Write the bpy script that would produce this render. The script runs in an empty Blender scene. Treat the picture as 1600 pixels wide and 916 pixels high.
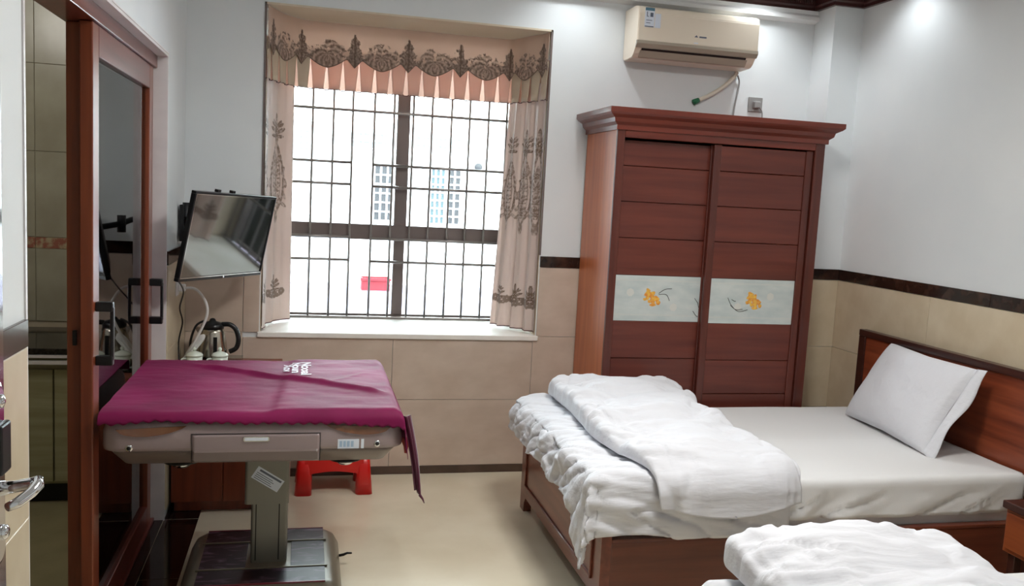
import bpy, bmesh, math, random
from mathutils import Vector, Matrix, noise
random.seed(7)
PI = math.pi
S = bpy.context.scene
COL = S.collection

# ------------------------------------------------------------------ camera
cam_d = bpy.data.cameras.new('camera'); cam = bpy.data.objects.new('camera', cam_d); COL.objects.link(cam)
FW = Vector((0.23084975, 0.966628, -0.11107969)); RT = Vector((0.97265087, -0.22624933, 0.05255027)); UP = Vector((-0.02566486, 0.12017298, 0.99242117))
CAM = Vector((0.6173, -4.8065, 1.6))
m = Matrix((RT, UP, -FW)).transposed().to_4x4(); m.translation = CAM
cam.matrix_world = m
cam_d.sensor_width = 36; cam_d.sensor_fit = 'HORIZONTAL'; cam_d.lens = 30.692; cam_d.clip_start = 0.02; cam_d.clip_end = 200
S.camera = cam
# ------------------------------------------------------------------ world, exposure
w = bpy.data.worlds.new('world'); S.world = w; w.use_nodes = True
bg = w.node_tree.nodes['Background']; bg.inputs[0].default_value = (0.86, 0.93, 1.0, 1); bg.inputs[1].default_value = 13.0
S.view_settings.view_transform = 'Standard'; S.view_settings.look = 'None'; S.view_settings.gamma = 1
S.view_settings.use_curve_mapping = False; S.view_settings.exposure = 0.6
POWER = 1.0
# window portal: helps the sampler find the sky, gives no light itself
pl = bpy.data.lights.new('window_portal', 'AREA'); pl.shape = 'RECTANGLE'; pl.size = 1.52; pl.size_y = 1.7; pl.cycles.is_portal = True
po = bpy.data.objects.new('window_portal', pl); COL.objects.link(po); po.location = (1.151, 0.72, 1.66); po.rotation_euler = (-PI/2, 0, 0)

# ------------------------------------------------------------------ materials
def lin(c):
    return tuple(((v/255)/12.92 if v/255 <= .04045 else ((v/255+.055)/1.055)**2.4) for v in c) + (1,)
MATS = {}
def nodes(name):
    mt = bpy.data.materials.new(name); mt.use_nodes = True
    nt = mt.node_tree; b = nt.nodes['Principled BSDF']; MATS[name] = mt
    return mt, nt, b
def mat(name, c, rough=.5, metal=0, c2=None, scale=(6, 6, 6), detail=4, lo=.35, hi=.65, bump=0, bscale=None, coat=0, sheen=0, trans=0, emit=None, estr=0, alpha=1, spec=None, dist=0):
    mt, nt, b = nodes(name); N, L = nt.nodes, nt.links
    b.inputs['Base Color'].default_value = lin(c); b.inputs['Roughness'].default_value = rough; b.inputs['Metallic'].default_value = metal
    if coat: b.inputs['Coat Weight'].default_value = coat; b.inputs['Coat Roughness'].default_value = .08
    if sheen: b.inputs['Sheen Weight'].default_value = sheen; b.inputs['Sheen Roughness'].default_value = .4
    if spec is not None: b.inputs['Specular IOR Level'].default_value = spec
    if emit: b.inputs['Emission Color'].default_value = lin(emit); b.inputs['Emission Strength'].default_value = estr
    if c2 or bump:
        tc = N.new('ShaderNodeTexCoord'); mp = N.new('ShaderNodeMapping'); mp.inputs['Scale'].default_value = scale
        L.new(tc.outputs['Object'], mp.inputs[0])
        nz = N.new('ShaderNodeTexNoise'); nz.inputs['Scale'].default_value = 1; nz.inputs['Detail'].default_value = detail; nz.inputs['Distortion'].default_value = dist
        L.new(mp.outputs[0], nz.inputs['Vector'])
        if c2:
            cr = N.new('ShaderNodeValToRGB'); cr.color_ramp.elements[0].position = lo; cr.color_ramp.elements[1].position = hi
            cr.color_ramp.elements[0].color = lin(c); cr.color_ramp.elements[1].color = lin(c2)
            L.new(nz.outputs['Fac'], cr.inputs[0]); L.new(cr.outputs[0], b.inputs['Base Color'])
        if bump:
            src = nz
            if bscale:
                mp2 = N.new('ShaderNodeMapping'); mp2.inputs['Scale'].default_value = bscale; L.new(tc.outputs['Object'], mp2.inputs[0])
                src = N.new('ShaderNodeTexNoise'); src.inputs['Scale'].default_value = 1; src.inputs['Detail'].default_value = 3; L.new(mp2.outputs[0], src.inputs['Vector'])
            bp = N.new('ShaderNodeBump'); bp.inputs['Strength'].default_value = bump; bp.inputs['Distance'].default_value = .01
            L.new(src.outputs['Fac'], bp.inputs['Height']); L.new(bp.outputs[0], b.inputs['Normal'])
    if trans:
        tr = N.new('ShaderNodeBsdfTranslucent'); tr.inputs[0].default_value = lin(c); mx = N.new('ShaderNodeMixShader'); mx.inputs[0].default_value = trans
        out = N['Material Output']; L.new(b.outputs[0], mx.inputs[1]); L.new(tr.outputs[0], mx.inputs[2]); L.new(mx.outputs[0], out.inputs[0])
    return mt
def glass_mat(name, tint=(245, 250, 248), rough=.02, ior=1.5):
    mt = bpy.data.materials.new(name); mt.use_nodes = True; MATS[name] = mt
    nt = mt.node_tree; N, L = nt.nodes, nt.links; N.remove(N['Principled BSDF'])
    t = N.new('ShaderNodeBsdfTransparent'); t.inputs[0].default_value = lin(tint)
    g = N.new('ShaderNodeBsdfGlossy'); g.inputs['Roughness'].default_value = rough
    f = N.new('ShaderNodeFresnel'); f.inputs[0].default_value = ior
    mx = N.new('ShaderNodeMixShader'); L.new(f.outputs[0], mx.inputs[0])
    L.new(t.outputs[0], mx.inputs[1]); L.new(g.outputs[0], mx.inputs[2]); L.new(mx.outputs[0], N['Material Output'].inputs[0])
    return mt
def wood(name, c, c2, axis, rough=.36, coat=.25):
    sc = {'x': (1.6, 26, 26), 'y': (26, 1.6, 26), 'z': (26, 26, 1.6)}[axis]
    return mat(name, c, rough, c2=c2, scale=sc, detail=6, lo=.3, hi=.7, coat=coat, bump=.04, dist=.4)

wall_m = mat('white_wall_paint', (226, 230, 231), .75, c2=(220, 225, 227), scale=(2, 2, 2), bump=.02, bscale=(160, 160, 160))
ceil_m = mat('white_ceiling_paint', (236, 238, 238), .8, c2=(230, 232, 232), scale=(2, 2, 2))
tile_m = mat('beige_wall_tile', (212, 198, 172), .28, c2=(202, 186, 158), scale=(7, 7, 7), detail=6, spec=.4)
tileb_m = mat('pinkish_beige_wall_tile', (206, 188, 172), .3, c2=(194, 175, 158), scale=(5, 5, 9), detail=6, spec=.4)
grout_m = mat('tile_grout', (186, 174, 152), .9, c2=(178, 166, 144), scale=(9, 9, 9))
band_m = mat('dark_brown_marble', (40, 26, 22), .14, c2=(74, 50, 40), scale=(14, 14, 14), detail=8, lo=.45, hi=.75)
base_m = mat('brown_baseboard', (88, 68, 56), .3, c2=(70, 54, 45), scale=(9, 9, 9))
floor_m = mat('polished_beige_floor', (226, 216, 192), .2, c2=(216, 204, 178), scale=(3, 3, 3), detail=7, spec=.5)
dark_floor_m = mat('dark_polished_stone', (28, 14, 12), .08, c2=(52, 26, 20), scale=(12, 12, 12), detail=8, lo=.45, hi=.8)
jamb_m = mat('pale_stone_casing', (232, 228, 228), .4, c2=(222, 217, 218), scale=(5, 5, 9), detail=6)
trim_m = wood('dark_red_crown_wood', (70, 30, 26), (52, 20, 18), 'x', .35)
ward_x = wood('red_wood_grain_across', (112, 52, 39), (90, 38, 28), 'x', .42, .15)
ward_z = wood('red_wood_grain_upright', (100, 46, 34), (76, 32, 24), 'z', .38, .2)
side_lit_z = wood('window_lit_wood_upright', (206, 120, 72), (182, 96, 56), 'z', .4, .2)  # the red wardrobe wood, lightened to orange to paint in window light
corn_m = wood('red_cornice_wood', (122, 52, 36), (96, 38, 26), 'x', .35, .25)
bed_z = wood('bed_wood_upright', (128, 66, 46), (100, 46, 32), 'z', .34, .3)
bed_y = wood('bed_wood_along_foot', (134, 70, 50), (106, 50, 36), 'y', .34, .3)
bed_x = wood('bed_wood_along_rail', (118, 58, 38), (90, 40, 26), 'x', .34, .3)
head_y = wood('headboard_wood', (150, 74, 44), (104, 44, 26), 'y', .38, .2)
head_d = wood('dark_headboard_frame', (66, 32, 24), (50, 23, 18), 'y', .35, .25)
door_z = wood('sliding_door_wood', (140, 72, 43), (110, 50, 31), 'z', .32, .3)
door_y = wood('sliding_rail_wood', (122, 56, 46), (96, 40, 32), 'y', .32, .3)
cab_z = wood('tea_cabinet_wood', (138, 66, 38), (110, 46, 26), 'z', .35, .25)
ns_m = wood('nightstand_wood', (150, 78, 42), (118, 54, 28), 'y', .35, .3)
white_m = mat('white_cotton', (220, 221, 226), .9, bump=.45, bscale=(7, 34, 34))
sheet_m = mat('white_sheet', (228, 228, 228), .9, sheen=.2, bump=.1, bscale=(380, 9, 380))
black_pl = mat('black_plastic', (18, 18, 20), .3)
black_mt = mat('matte_black_metal', (20, 20, 22), .4, metal=.2)
chrome = mat('chrome', (225, 226, 228), .08, metal=1)
steel = mat('stainless_bars', (150, 146, 144), .3, metal=.55)
steel_k = mat('brushed_steel', (190, 184, 172), .22, metal=1)
alu_m = mat('brown_aluminium_frame', (116, 104, 100), .4, metal=.2)
screen_m = mat('glossy_dark_screen', (30, 36, 35), .05, spec=1, coat=1)
screen_m.node_tree.nodes['Principled BSDF'].inputs['IOR'].default_value = 2.0
ac_m = mat('cream_ac_plastic', (236, 224, 206), .3)
ac_g = mat('greige_ac_trim', (168, 158, 143), .35)
hose_m = mat('cream_hose', (228, 222, 206), .5)
green_m = mat('green_tape', (26, 110, 70), .4)
grey_pl = mat('grey_socket_plastic', (150, 148, 146), .4)
white_pl = mat('white_plastic', (228, 228, 226), .4)
red_pl = mat('red_plastic', (206, 26, 22), .28, spec=.5)
table_pl = mat('champagne_table_plastic', (158, 141, 142), .24, c2=(152, 136, 137), scale=(3, 3, 3), coat=.3)
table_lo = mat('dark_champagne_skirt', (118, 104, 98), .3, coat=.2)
col_pl = mat('grey_column_paint', (128, 126, 118), .32, metal=.25)
base_pl = mat('olive_grey_base_paint', (122, 114, 98), .3, metal=.2)
amber_m = mat('amber_slot_plastic', (120, 78, 52), .12, coat=.4)
inset_m = mat('plum_marble_inset', (34, 16, 28), .3, c2=(150, 118, 146), scale=(9, 26, 9), detail=9, lo=.52, hi=.85, spec=.25, dist=1.2)
cloth_m = mat('plum_satin_cloth', (132, 24, 80), .62, c2=(114, 18, 68), scale=(4, 4, 4), spec=.2, bump=.12, bscale=(26, 26, 26))
cloth_d = mat('dark_plum_cloth', (84, 20, 50), .5, sheen=.4)
rust_m = mat('rust_lining', (140, 48, 34), .6)
print_m = mat('white_print', (240, 230, 240), .6)
sticker_m = mat('white_sticker', (222, 230, 242), .5)
ink_m = mat('grey_ink', (96, 104, 122), .6)
blue_ink = mat('blue_label_header', (86, 128, 150), .5)
ceramic = mat('pale_green_white_ceramic', (224, 234, 222), .12, coat=.4)
frost_m = mat('frosted_white_glass', (206, 212, 208), .2, c2=(190, 200, 198), scale=(9, 9, 22), detail=5, coat=.4)
petal_o = mat('orange_petal_print', (238, 196, 84), .3, c2=(224, 140, 62), scale=(70, 70, 70))
ink_d = mat('dark_branch_print', (74, 72, 70), .4)
pale_i = mat('pale_flower_print', (206, 206, 198), .4)
greenw = mat('olive_kitchen_laminate', (170, 166, 132), .3, c2=(152, 148, 114), scale=(3, 3, 30), detail=5)
granite = mat('black_granite', (22, 20, 18), .1, c2=(44, 40, 36), scale=(80, 80, 80))
ktile = mat('kitchen_wall_tile', (172, 168, 150), .25, c2=(156, 150, 132), scale=(4, 4, 4), detail=6)
kred = mat('red_flower_border', (150, 92, 76), .3, c2=(176, 160, 130), scale=(30, 30, 30), lo=.45, hi=.6)
kfloor = mat('kitchen_floor_tile', (150, 140, 108), .25, c2=(138, 128, 98), scale=(4, 4, 4))
door_face = mat('glossy_brown_door', (92, 44, 34), .1, c2=(74, 34, 26), scale=(20, 20, 1.5), coat=.6)
glass_d = glass_mat('door_glass', (234, 244, 240), .02, 2.7)
glass_w = glass_mat('window_glass')
acryl = glass_mat('clear_acrylic', (236, 240, 240))
sill_m = mat('cream_stone_sill', (240, 236, 230), .5, c2=(230, 225, 216), scale=(6, 6, 6))
niche_m = mat('cream_niche_paint', (214, 200, 178), .7, c2=(208, 194, 172), scale=(3, 3, 3))
fac_m = mat('white_facade', (236, 238, 236), .9, c2=(228, 231, 228), scale=(.5, .5, .5))
facw_m = mat('facade_window_glass', (30, 30, 33), .5)
fact_m = mat('pale_teal_window_glass', (50, 70, 74), .5)
facf_m = mat('facade_window_frame', (235, 236, 238), .6)
yard_m = mat('pale_concrete_yard', (132, 128, 142), .9, c2=(112, 108, 124), scale=(.7, .7, .7))
lamp_m = mat('lamp_diffuser', (255, 252, 246), .5, emit=(255, 250, 242), estr=6)

# fabric with embroidery held in a point attribute
def fabric(name, base, base2, emb, trans):
    mt, nt, b = nodes(name); N, L = nt.nodes, nt.links
    at = N.new('ShaderNodeAttribute'); at.attribute_name = 'emb'
    tc = N.new('ShaderNodeTexCoord'); nz = N.new('ShaderNodeTexNoise'); nz.inputs['Scale'].default_value = 5; L.new(tc.outputs['Object'], nz.inputs['Vector'])
    mb_ = N.new('ShaderNodeMix'); mb_.data_type = 'RGBA'; mb_.inputs[6].default_value = lin(base); mb_.inputs[7].default_value = lin(base2); L.new(nz.outputs['Fac'], mb_.inputs[0])
    mx = N.new('ShaderNodeMix'); mx.data_type = 'RGBA'; mx.inputs[7].default_value = lin(emb)
    L.new(mb_.outputs[2], mx.inputs[6]); L.new(at.outputs['Fac'], mx.inputs[0]); L.new(mx.outputs[2], b.inputs['Base Color'])
    b.inputs['Roughness'].default_value = .55; b.inputs['Sheen Weight'].default_value = .3
    bp = N.new('ShaderNodeBump'); bp.inputs['Strength'].default_value = .5; bp.inputs['Distance'].default_value = .003; L.new(at.outputs['Fac'], bp.inputs['Height']); L.new(bp.outputs[0], b.inputs['Normal'])
    tr = N.new('ShaderNodeBsdfTranslucent'); L.new(mx.outputs[2], tr.inputs[0])
    ms = N.new('ShaderNodeMixShader'); ms.inputs[0].default_value = trans
    L.new(b.outputs[0], ms.inputs[1]); L.new(tr.outputs[0], ms.inputs[2]); L.new(ms.outputs[0], N['Material Output'].inputs[0])
    return mt
curt_m = fabric('pink_beige_damask', (234, 219, 212), (228, 211, 203), (136, 112, 94), .38)
val_m = fabric('valance_damask', (234, 212, 196), (227, 203, 186), (116, 95, 82), .36)
skirt_m = mat('pink_valance_lining', (238, 214, 203), .7, trans=.5)
sidesk_m = mat('valance_side_less_backlit', (206, 190, 168), .7, trans=.08)  # duller copy of the skirt fabric, weaker backlight at the sides painted in
pipe_m = mat('dark_maroon_piping', (92, 44, 44), .6)

# ------------------------------------------------------------------ mesh helpers
def link(name, me, mt, parent=None, smooth=False):
    o = bpy.data.objects.new(name, me); COL.objects.link(o)
    if mt: me.materials.append(mt)
    if smooth:
        for p in me.polygons: p.use_smooth = True
    if parent:
        o.parent = parent
        o.matrix_parent_inverse = parent.matrix_basis.inverted() if not parent.get('_loc') else Matrix()
    return o
def from_bm(name, bm, mt, parent=None, smooth=False):
    me = bpy.data.meshes.new(name); bmesh.ops.recalc_face_normals(bm, faces=bm.faces); bm.to_mesh(me); bm.free()
    return link(name, me, mt, parent, smooth)
def add_box(bm, x0, x1, y0, y1, z0, z1, bev=0, seg=2):
    vs = [bm.verts.new((x, y, z)) for x in (x0, x1) for y in (y0, y1) for z in (z0, z1)]
    fs = [bm.faces.new([vs[i] for i in q]) for q in ((0, 1, 3, 2), (4, 6, 7, 5), (0, 4, 5, 1), (2, 3, 7, 6), (0, 2, 6, 4), (1, 5, 7, 3))]
    if bev:
        es = list({e for f in fs for e in f.edges})
        bmesh.ops.bevel(bm, geom=es, offset=bev, segments=seg, affect='EDGES', profile=.5)
def box(name, x0, x1, y0, y1, z0, z1, mt, parent=None, bev=0, seg=2, smooth=False):
    bm = bmesh.new(); add_box(bm, min(x0, x1), max(x0, x1), min(y0, y1), max(y0, y1), min(z0, z1), max(z0, z1), bev, seg)
    return from_bm(name, bm, mt, parent, smooth)
def boxes(name, lst, mt, parent=None, bev=0):
    bm = bmesh.new()
    for b in lst: add_box(bm, *b, bev)
    return from_bm(name, bm, mt, parent)
def catmull(pts, n=8):
    P = [Vector(p) for p in pts]; out = []
    for i in range(len(P)-1):
        p0 = P[max(i-1, 0)]; p1 = P[i]; p2 = P[i+1]; p3 = P[min(i+2, len(P)-1)]
        for k in range(n):
            t = k/n
            out.append(.5*((2*p1)+(p2-p0)*t+(2*p0-5*p1+4*p2-p3)*t*t+(3*p1-p0-3*p2+p3)*t**3))
    out.append(P[-1]); return out
def add_tube(bm, pts, r, sides=8, flat=1.0):
    P = [Vector(p) for p in pts]; rings = []
    t0 = (P[1]-P[0]).normalized(); nrm = t0.orthogonal().normalized()
    for i, p in enumerate(P):
        t = ((P[min(i+1, len(P)-1)]-P[max(i-1, 0)])).normalized()
        nrm = (nrm-t*nrm.dot(t)).normalized(); bn = t.cross(nrm)
        rr = r[i] if isinstance(r, (list, tuple)) else r
        rings.append([bm.verts.new(p+nrm*(rr*math.cos(2*PI*k/sides))+bn*(rr*flat*math.sin(2*PI*k/sides))) for k in range(sides)])
    for a, b in zip(rings[:-1], rings[1:]):
        for k in range(sides): bm.faces.new((a[k], a[(k+1) % sides], b[(k+1) % sides], b[k]))
    bm.faces.new(rings[0][::-1]); bm.faces.new(rings[-1])
def tube(name, pts, r, mt, parent=None, sides=8, smooth=True, curve=False, flat=1.0):
    bm = bmesh.new(); add_tube(bm, catmull(pts) if curve else pts, r, sides, flat); return from_bm(name, bm, mt, parent, smooth)
def add_lathe(bm, prof, c, n=24, axis='z'):
    rings = []
    for r, h in prof:
        rg = []
        for k in range(n):
            a = 2*PI*k/n; u, v = r*math.cos(a), r*math.sin(a)
            p = {'z': (u, v, h), 'x': (h, u, v), 'y': (u, h, v)}[axis]
            rg.append(bm.verts.new((c[0]+p[0], c[1]+p[1], c[2]+p[2])))
        rings.append(rg)
    for a, b in zip(rings[:-1], rings[1:]):
        for k in range(n): bm.faces.new((a[k], a[(k+1) % n], b[(k+1) % n], b[k]))
    bm.faces.new(rings[0][::-1]); bm.faces.new(rings[-1])
def lathe(name, prof, c, mt, parent=None, n=24, axis='z', smooth=True):
    bm = bmesh.new(); add_lathe(bm, prof, c, n, axis); return from_bm(name, bm, mt, parent, smooth)
def rrect(x0, x1, y0, y1, r, n=6):
    out = []
    for cx, cy, a0 in ((x1-r, y1-r, 0), (x0+r, y1-r, PI/2), (x0+r, y0+r, PI), (x1-r, y0+r, 1.5*PI)):
        for k in range(n+1):
            a = a0+PI/2*k/n; out.append((cx+r*math.cos(a), cy+r*math.sin(a)))
    return out
def loft(name, rings, mt, parent=None, smooth=False, caps=True):
    bm = bmesh.new(); R = [[bm.verts.new(p) for p in rg] for rg in rings]; n = len(R[0])
    for a, b in zip(R[:-1], R[1:]):
        for k in range(n): bm.faces.new((a[k], a[(k+1) % n], b[(k+1) % n], b[k]))
    if caps: bm.faces.new(R[0][::-1]); bm.faces.new(R[-1])
    return from_bm(name, bm, mt, parent, smooth)
def prism(name, poly, axis, a0, a1, mt, parent=None, smooth=False, bev=0):
    def P(u, v, h): return {'x': (h, u, v), 'y': (u, h, v), 'z': (u, v, h)}[axis]
    bm = bmesh.new(); A = [bm.verts.new(P(u, v, a0)) for u, v in poly]; B = [bm.verts.new(P(u, v, a1)) for u, v in poly]; n = len(poly)
    bm.faces.new(A[::-1]); bm.faces.new(B)
    for k in range(n): bm.faces.new((A[k], A[(k+1) % n], B[(k+1) % n], B[k]))
    if bev: bmesh.ops.bevel(bm, geom=list(bm.edges), offset=bev, segments=2, affect='EDGES')
    return from_bm(name, bm, mt, parent, smooth)
def grid(name, fn, nu, nv, mt, parent=None, smooth=True, thick=0, emb=None, flip=False):
    vs = []; ev = []
    for j in range(nv+1):
        for i in range(nu+1):
            vs.append(fn(i/nu, j/nv))
            if emb: ev.append(emb(i/nu, j/nv))
    W = nu+1
    fs = [(j*W+i, j*W+i+1, (j+1)*W+i+1, (j+1)*W+i) for j in range(nv) for i in range(nu)]
    if flip: fs = [f[::-1] for f in fs]
    me = bpy.data.meshes.new(name); me.from_pydata([tuple(v) for v in vs], [], fs); me.update()
    if emb:
        at = me.attributes.new('emb', 'FLOAT', 'POINT'); at.data.foreach_set('value', ev)
    o = link(name, me, mt, parent, smooth)
    if thick:
        md = o.modifiers.new('thickness', 'SOLIDIFY'); md.thickness = thick; md.offset = 0
    return o
def thing(name, label, cat, loc=(0, 0, 0), group=None, kind=None):
    o = bpy.data.objects.new(name, None); o.location = loc; COL.objects.link(o); o.empty_display_size = .1
    return tag(o, label, cat, group, kind)
def tag(o, label, cat=None, group=None, kind=None):
    o['label'] = label
    if cat: o['category'] = cat
    if group: o['group'] = group
    if kind: o['kind'] = kind
    return o
def plabel(o, label): o['label'] = label; return o
def fbm(x, y, z, o=3):
    return noise.fractal(Vector((x, y, z)), 1.0, 2.0, o)
def clamp(x, a=0., b=1.): return max(a, min(b, x))
def sstep(a, b, x):
    t = clamp((x-a)/(b-a)); return t*t*(3-2*t)

# ------------------------------------------------------------------ room shell
RW = 3.712; FY = -5.2; CH = 2.95; CX, CY = 3.528, -.207
NX0, NX1, NZ0, NZ1, ND = .387, 1.915, .804, 2.516, .66
fl = box('floor', -2.2, RW+.2, FY-.2, .66, -.12, 0, floor_m); tag(fl, 'polished beige floor with a dark stone border along the wall', kind='structure')
ce = box('ceiling', -.2, RW+.2, FY-.2, .66, CH, CH+.1, ceil_m); tag(ce, 'plain white ceiling above the room', kind='structure')
wb = boxes('wall_back', [(-.16, NX0, 0, ND, 0, CH), (NX1, RW+.2, 0, ND, 0, CH), (NX0, NX1, 0, ND, 0, NZ0-.03), (NX0, NX1, 0, ND, NZ1, CH)], wall_m)
tag(wb, 'white wall with the window niche and beige tile wainscot', kind='structure')
wr = box('wall_right', RW, RW+.2, FY, 0, 0, CH, wall_m); tag(wr, 'white wall with beige wainscot behind the headboards', kind='structure')
OY0, OY1, OZ = -2.65, -.60, 2.14
wl = boxes('wall_left', [(-.16, 0, OY1, 0, 0, CH), (-.16, 0, OY0, OY1, OZ, CH), (-.16, 0, FY, OY0, 0, CH)], wall_m)
tag(wl, 'white wall holding the sliding kitchen door', kind='structure')
wf = box('wall_front', -.16, RW+.2, FY-.2, FY, 0, CH, wall_m); tag(wf, 'white wall opposite the window', kind='structure')
wc = box('wall_corner', CX, RW, CY, 0, 0, CH, wall_m); tag(wc, 'white boxed column in the corner beside the wardrobe', kind='structure')

# wall tiles, one object each, sharing mesh data by size
TM = {}
def tile(parent, mt, face, a0, a1, z0, z1, pos, t=.008, name='tile'):
    g = .0012
    key = (round(a1-a0, 4), round(z1-z0, 4), face, mt.name, t)
    if key not in TM:
        bm = bmesh.new(); w_, h_ = (a1-a0)/2-g, (z1-z0)/2-g
        if face == 'y': add_box(bm, -w_, w_, -t, 0, -h_, h_)
        else: add_box(bm, 0, t, -w_, w_, -h_, h_)
        es = [e for e in bm.edges]
        bmesh.ops.bevel(bm, geom=es, offset=.0012, segments=1, affect='EDGES')
        me = bpy.data.meshes.new(name); bmesh.ops.recalc_face_normals(bm, faces=bm.faces); bm.to_mesh(me); bm.free(); me.materials.append(mt); TM[key] = me
    o = bpy.data.objects.new(name, TM[key]); COL.objects.link(o); o.parent = parent
    ac, zc = (a0+a1)/2, (z0+z1)/2
    if face == 'y': o.location = (ac, pos, zc)
    elif face == '+x': o.location = (pos, ac, zc)
    else: o.location = (pos-t, ac, zc)
    return o
ROWS = [(.045, .43), (.43, .80), (.80, 1.2)]
for a0, a1 in ((.008, .3), (.3, 1.1), (1.1, 1.9), (1.9, 2.7), (2.7, CX)):
    tile(wb, tileb_m, 'y', a0, a1, *ROWS[0], 0)
    tile(wb, tileb_m, 'y', a0, a1, .43, .775 if .25 < a0 < 1.85 else .80, 0)
for a0, a1 in ((.008, .3), (.3, NX0-.003), (NX1+.003, 2.7), (2.7, CX)): tile(wb, tileb_m, 'y', a0, a1, *ROWS[2], 0)
for a0, a1 in ((.012, NX0-.003), (NX1+.003, 2.55), (2.55, 3.15), (3.15, CX)): tile(wb, band_m, 'y', a0, a1, 1.2, 1.265, 0, .010, 'band_tile')
ys = [CY]
while ys[-1] > FY+.01: ys.append(max(ys[-1]-.8, FY))
for k in range(len(ys)-1):
    for r in ROWS: tile(wr, tile_m, '-x', ys[k+1], ys[k], *r, RW)
ys = [CY]
while ys[-1] > FY+.01: ys.append(max(ys[-1]-.6, FY))
for k in range(len(ys)-1): tile(wr, band_m, '-x', ys[k+1], ys[k], 1.2, 1.265, RW, .010, 'band_tile')
for r in ROWS:
    tile(wc, tile_m, 'y', CX, RW-.008, *r, CY); tile(wc, tile_m, '-x', CY, -.008, *r, CX)
    tile(wl, tile_m, '+x', OY1+.004, 0, *r, 0)
    for k in range(4): tile(wl, tile_m, '+x', max(OY0-.8*(k+1), FY), OY0-.8*k-.004, *r, 0)
tile(wc, band_m, 'y', CX, RW-.01, 1.2, 1.265, CY, .010, 'band_tile'); tile(wc, band_m, '-x', CY, -.01, 1.2, 1.265, CX, .010, 'band_tile')
tile(wl, band_m, '+x', OY1+.004, 0, 1.2, 1.265, 0, .010, 'band_tile')
for k in range(4): tile(wl, band_m, '+x', max(OY0-.8*(k+1), FY), OY0-.8*k-.004, 1.2, 1.265, 0, .010, 'band_tile')
tag(box('baseboard_back', .014, CX-.014, -.012, 0, 0.0005, .045, base_m, None, .002), 'dark brown baseboard below the window wall', kind='structure')
tag(boxes('baseboard_right', [(CX-.012, CX, CY, -.001, .0005, .045), (CX-.012, RW-.001, CY-.012, CY, .0005, .045), (RW-.012, RW, FY+.001, CY-.012, .0005, .045)], base_m), 'dark brown baseboard below the headboard wall', kind='structure')
# dark stone border in the floor
bl = [-.6+k*-.65 for k in range(8)]
for k in range(7):
    y1_, y0_ = bl[k], max(bl[k+1], FY)
    box('border_tile', .001, .155, y0_+.002, y1_-.002, -.004, .0015, dark_floor_m, fl)
box('border_tile', .001, .155, -.596, -.014, -.004, .0015, dark_floor_m, fl)
for k in range(3):
    y1_ = OY1-.002-k*(OY1-OY0)/3; y0_ = y1_-(OY1-OY0)/3+.003
    box('threshold_slab', -.159, -.001, y0_, y1_, -.004, .004, dark_floor_m, fl)

# crown trim: profile swept along the wall tops
def sweep_trim(name, path, prof, mt, parent=None):
    # path: plan points, room to the left of travel when outward normal is given by turn; prof: (out, z)
    bm = bmesh.new(); n = len(path); rings = []
    P = [Vector((x, y, 0)) for x, y in path]
    for i in range(n):
        d0 = (P[i]-P[i-1]).normalized() if i else None; d1 = (P[i+1]-P[i]).normalized() if i < n-1 else None
        nn = []
        for d in (d0, d1):
            if d: nn.append(Vector((d.y, -d.x, 0)))
        if len(nn) == 2: b = (nn[0]+nn[1]); b = b/(b.dot(nn[0]))
        else: b = nn[0]
        rings.append([bm.verts.new(P[i]+b*o+Vector((0, 0, z))) for o, z in prof])
    for a, b in zip(rings[:-1], rings[1:]):
        for k in range(len(prof)): bm.faces.new((a[k], a[(k+1) % len(prof)], b[(k+1) % len(prof)], b[k]))
    bm.faces.new(rings[0]); bm.faces.new(rings[-1][::-1])
    return from_bm(name, bm, mt, parent)
prof = [(0, 2.772), (.022, 2.772), (.022, 2.79), (.03, 2.80), (.03, 2.85), (.05, 2.862), (.075, 2.885), (.085, 2.91), (.10, 2.915), (.10, CH), (0, CH)]
tr = sweep_trim('trim_1', [(0, FY), (0, 0), (CX, 0), (CX, CY), (RW, CY), (RW, FY)], prof, trim_m)
tag(tr, 'dark red wooden crown moulding with fluted band under the ceiling', kind='structure')
fm = None
def flute(x, y, rot):
    global fm
    if fm is None:
        bm = bmesh.new(); add_box(bm, -.004, .004, -.006, .003, -.0175, .0175, .002, 1); fm = bpy.data.meshes.new('flute'); bm.to_mesh(fm); bm.free(); fm.materials.append(trim_m)
    o = bpy.data.objects.new('flute', fm); COL.objects.link(o); o.parent = tr; o.location = (x, y, 2.83); o.rotation_euler = (0, 0, rot)
k = 2.55
while k < CX-.05: flute(k, -.032, 0); k += .0145
k = CX+.0
while k < RW-.05: flute(k, CY-.032, 0); k += .0145
co = prism('trim_2', [(0, 2.70), (-.05, 2.715), (-.05, 2.735), (-.035, 2.75), (-.035, 2.772), (0, 2.772)], 'x', .001, CX-.001, ceil_m)
tag(co, 'white plaster cornice ledge above the air conditioner', kind='structure')

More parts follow.
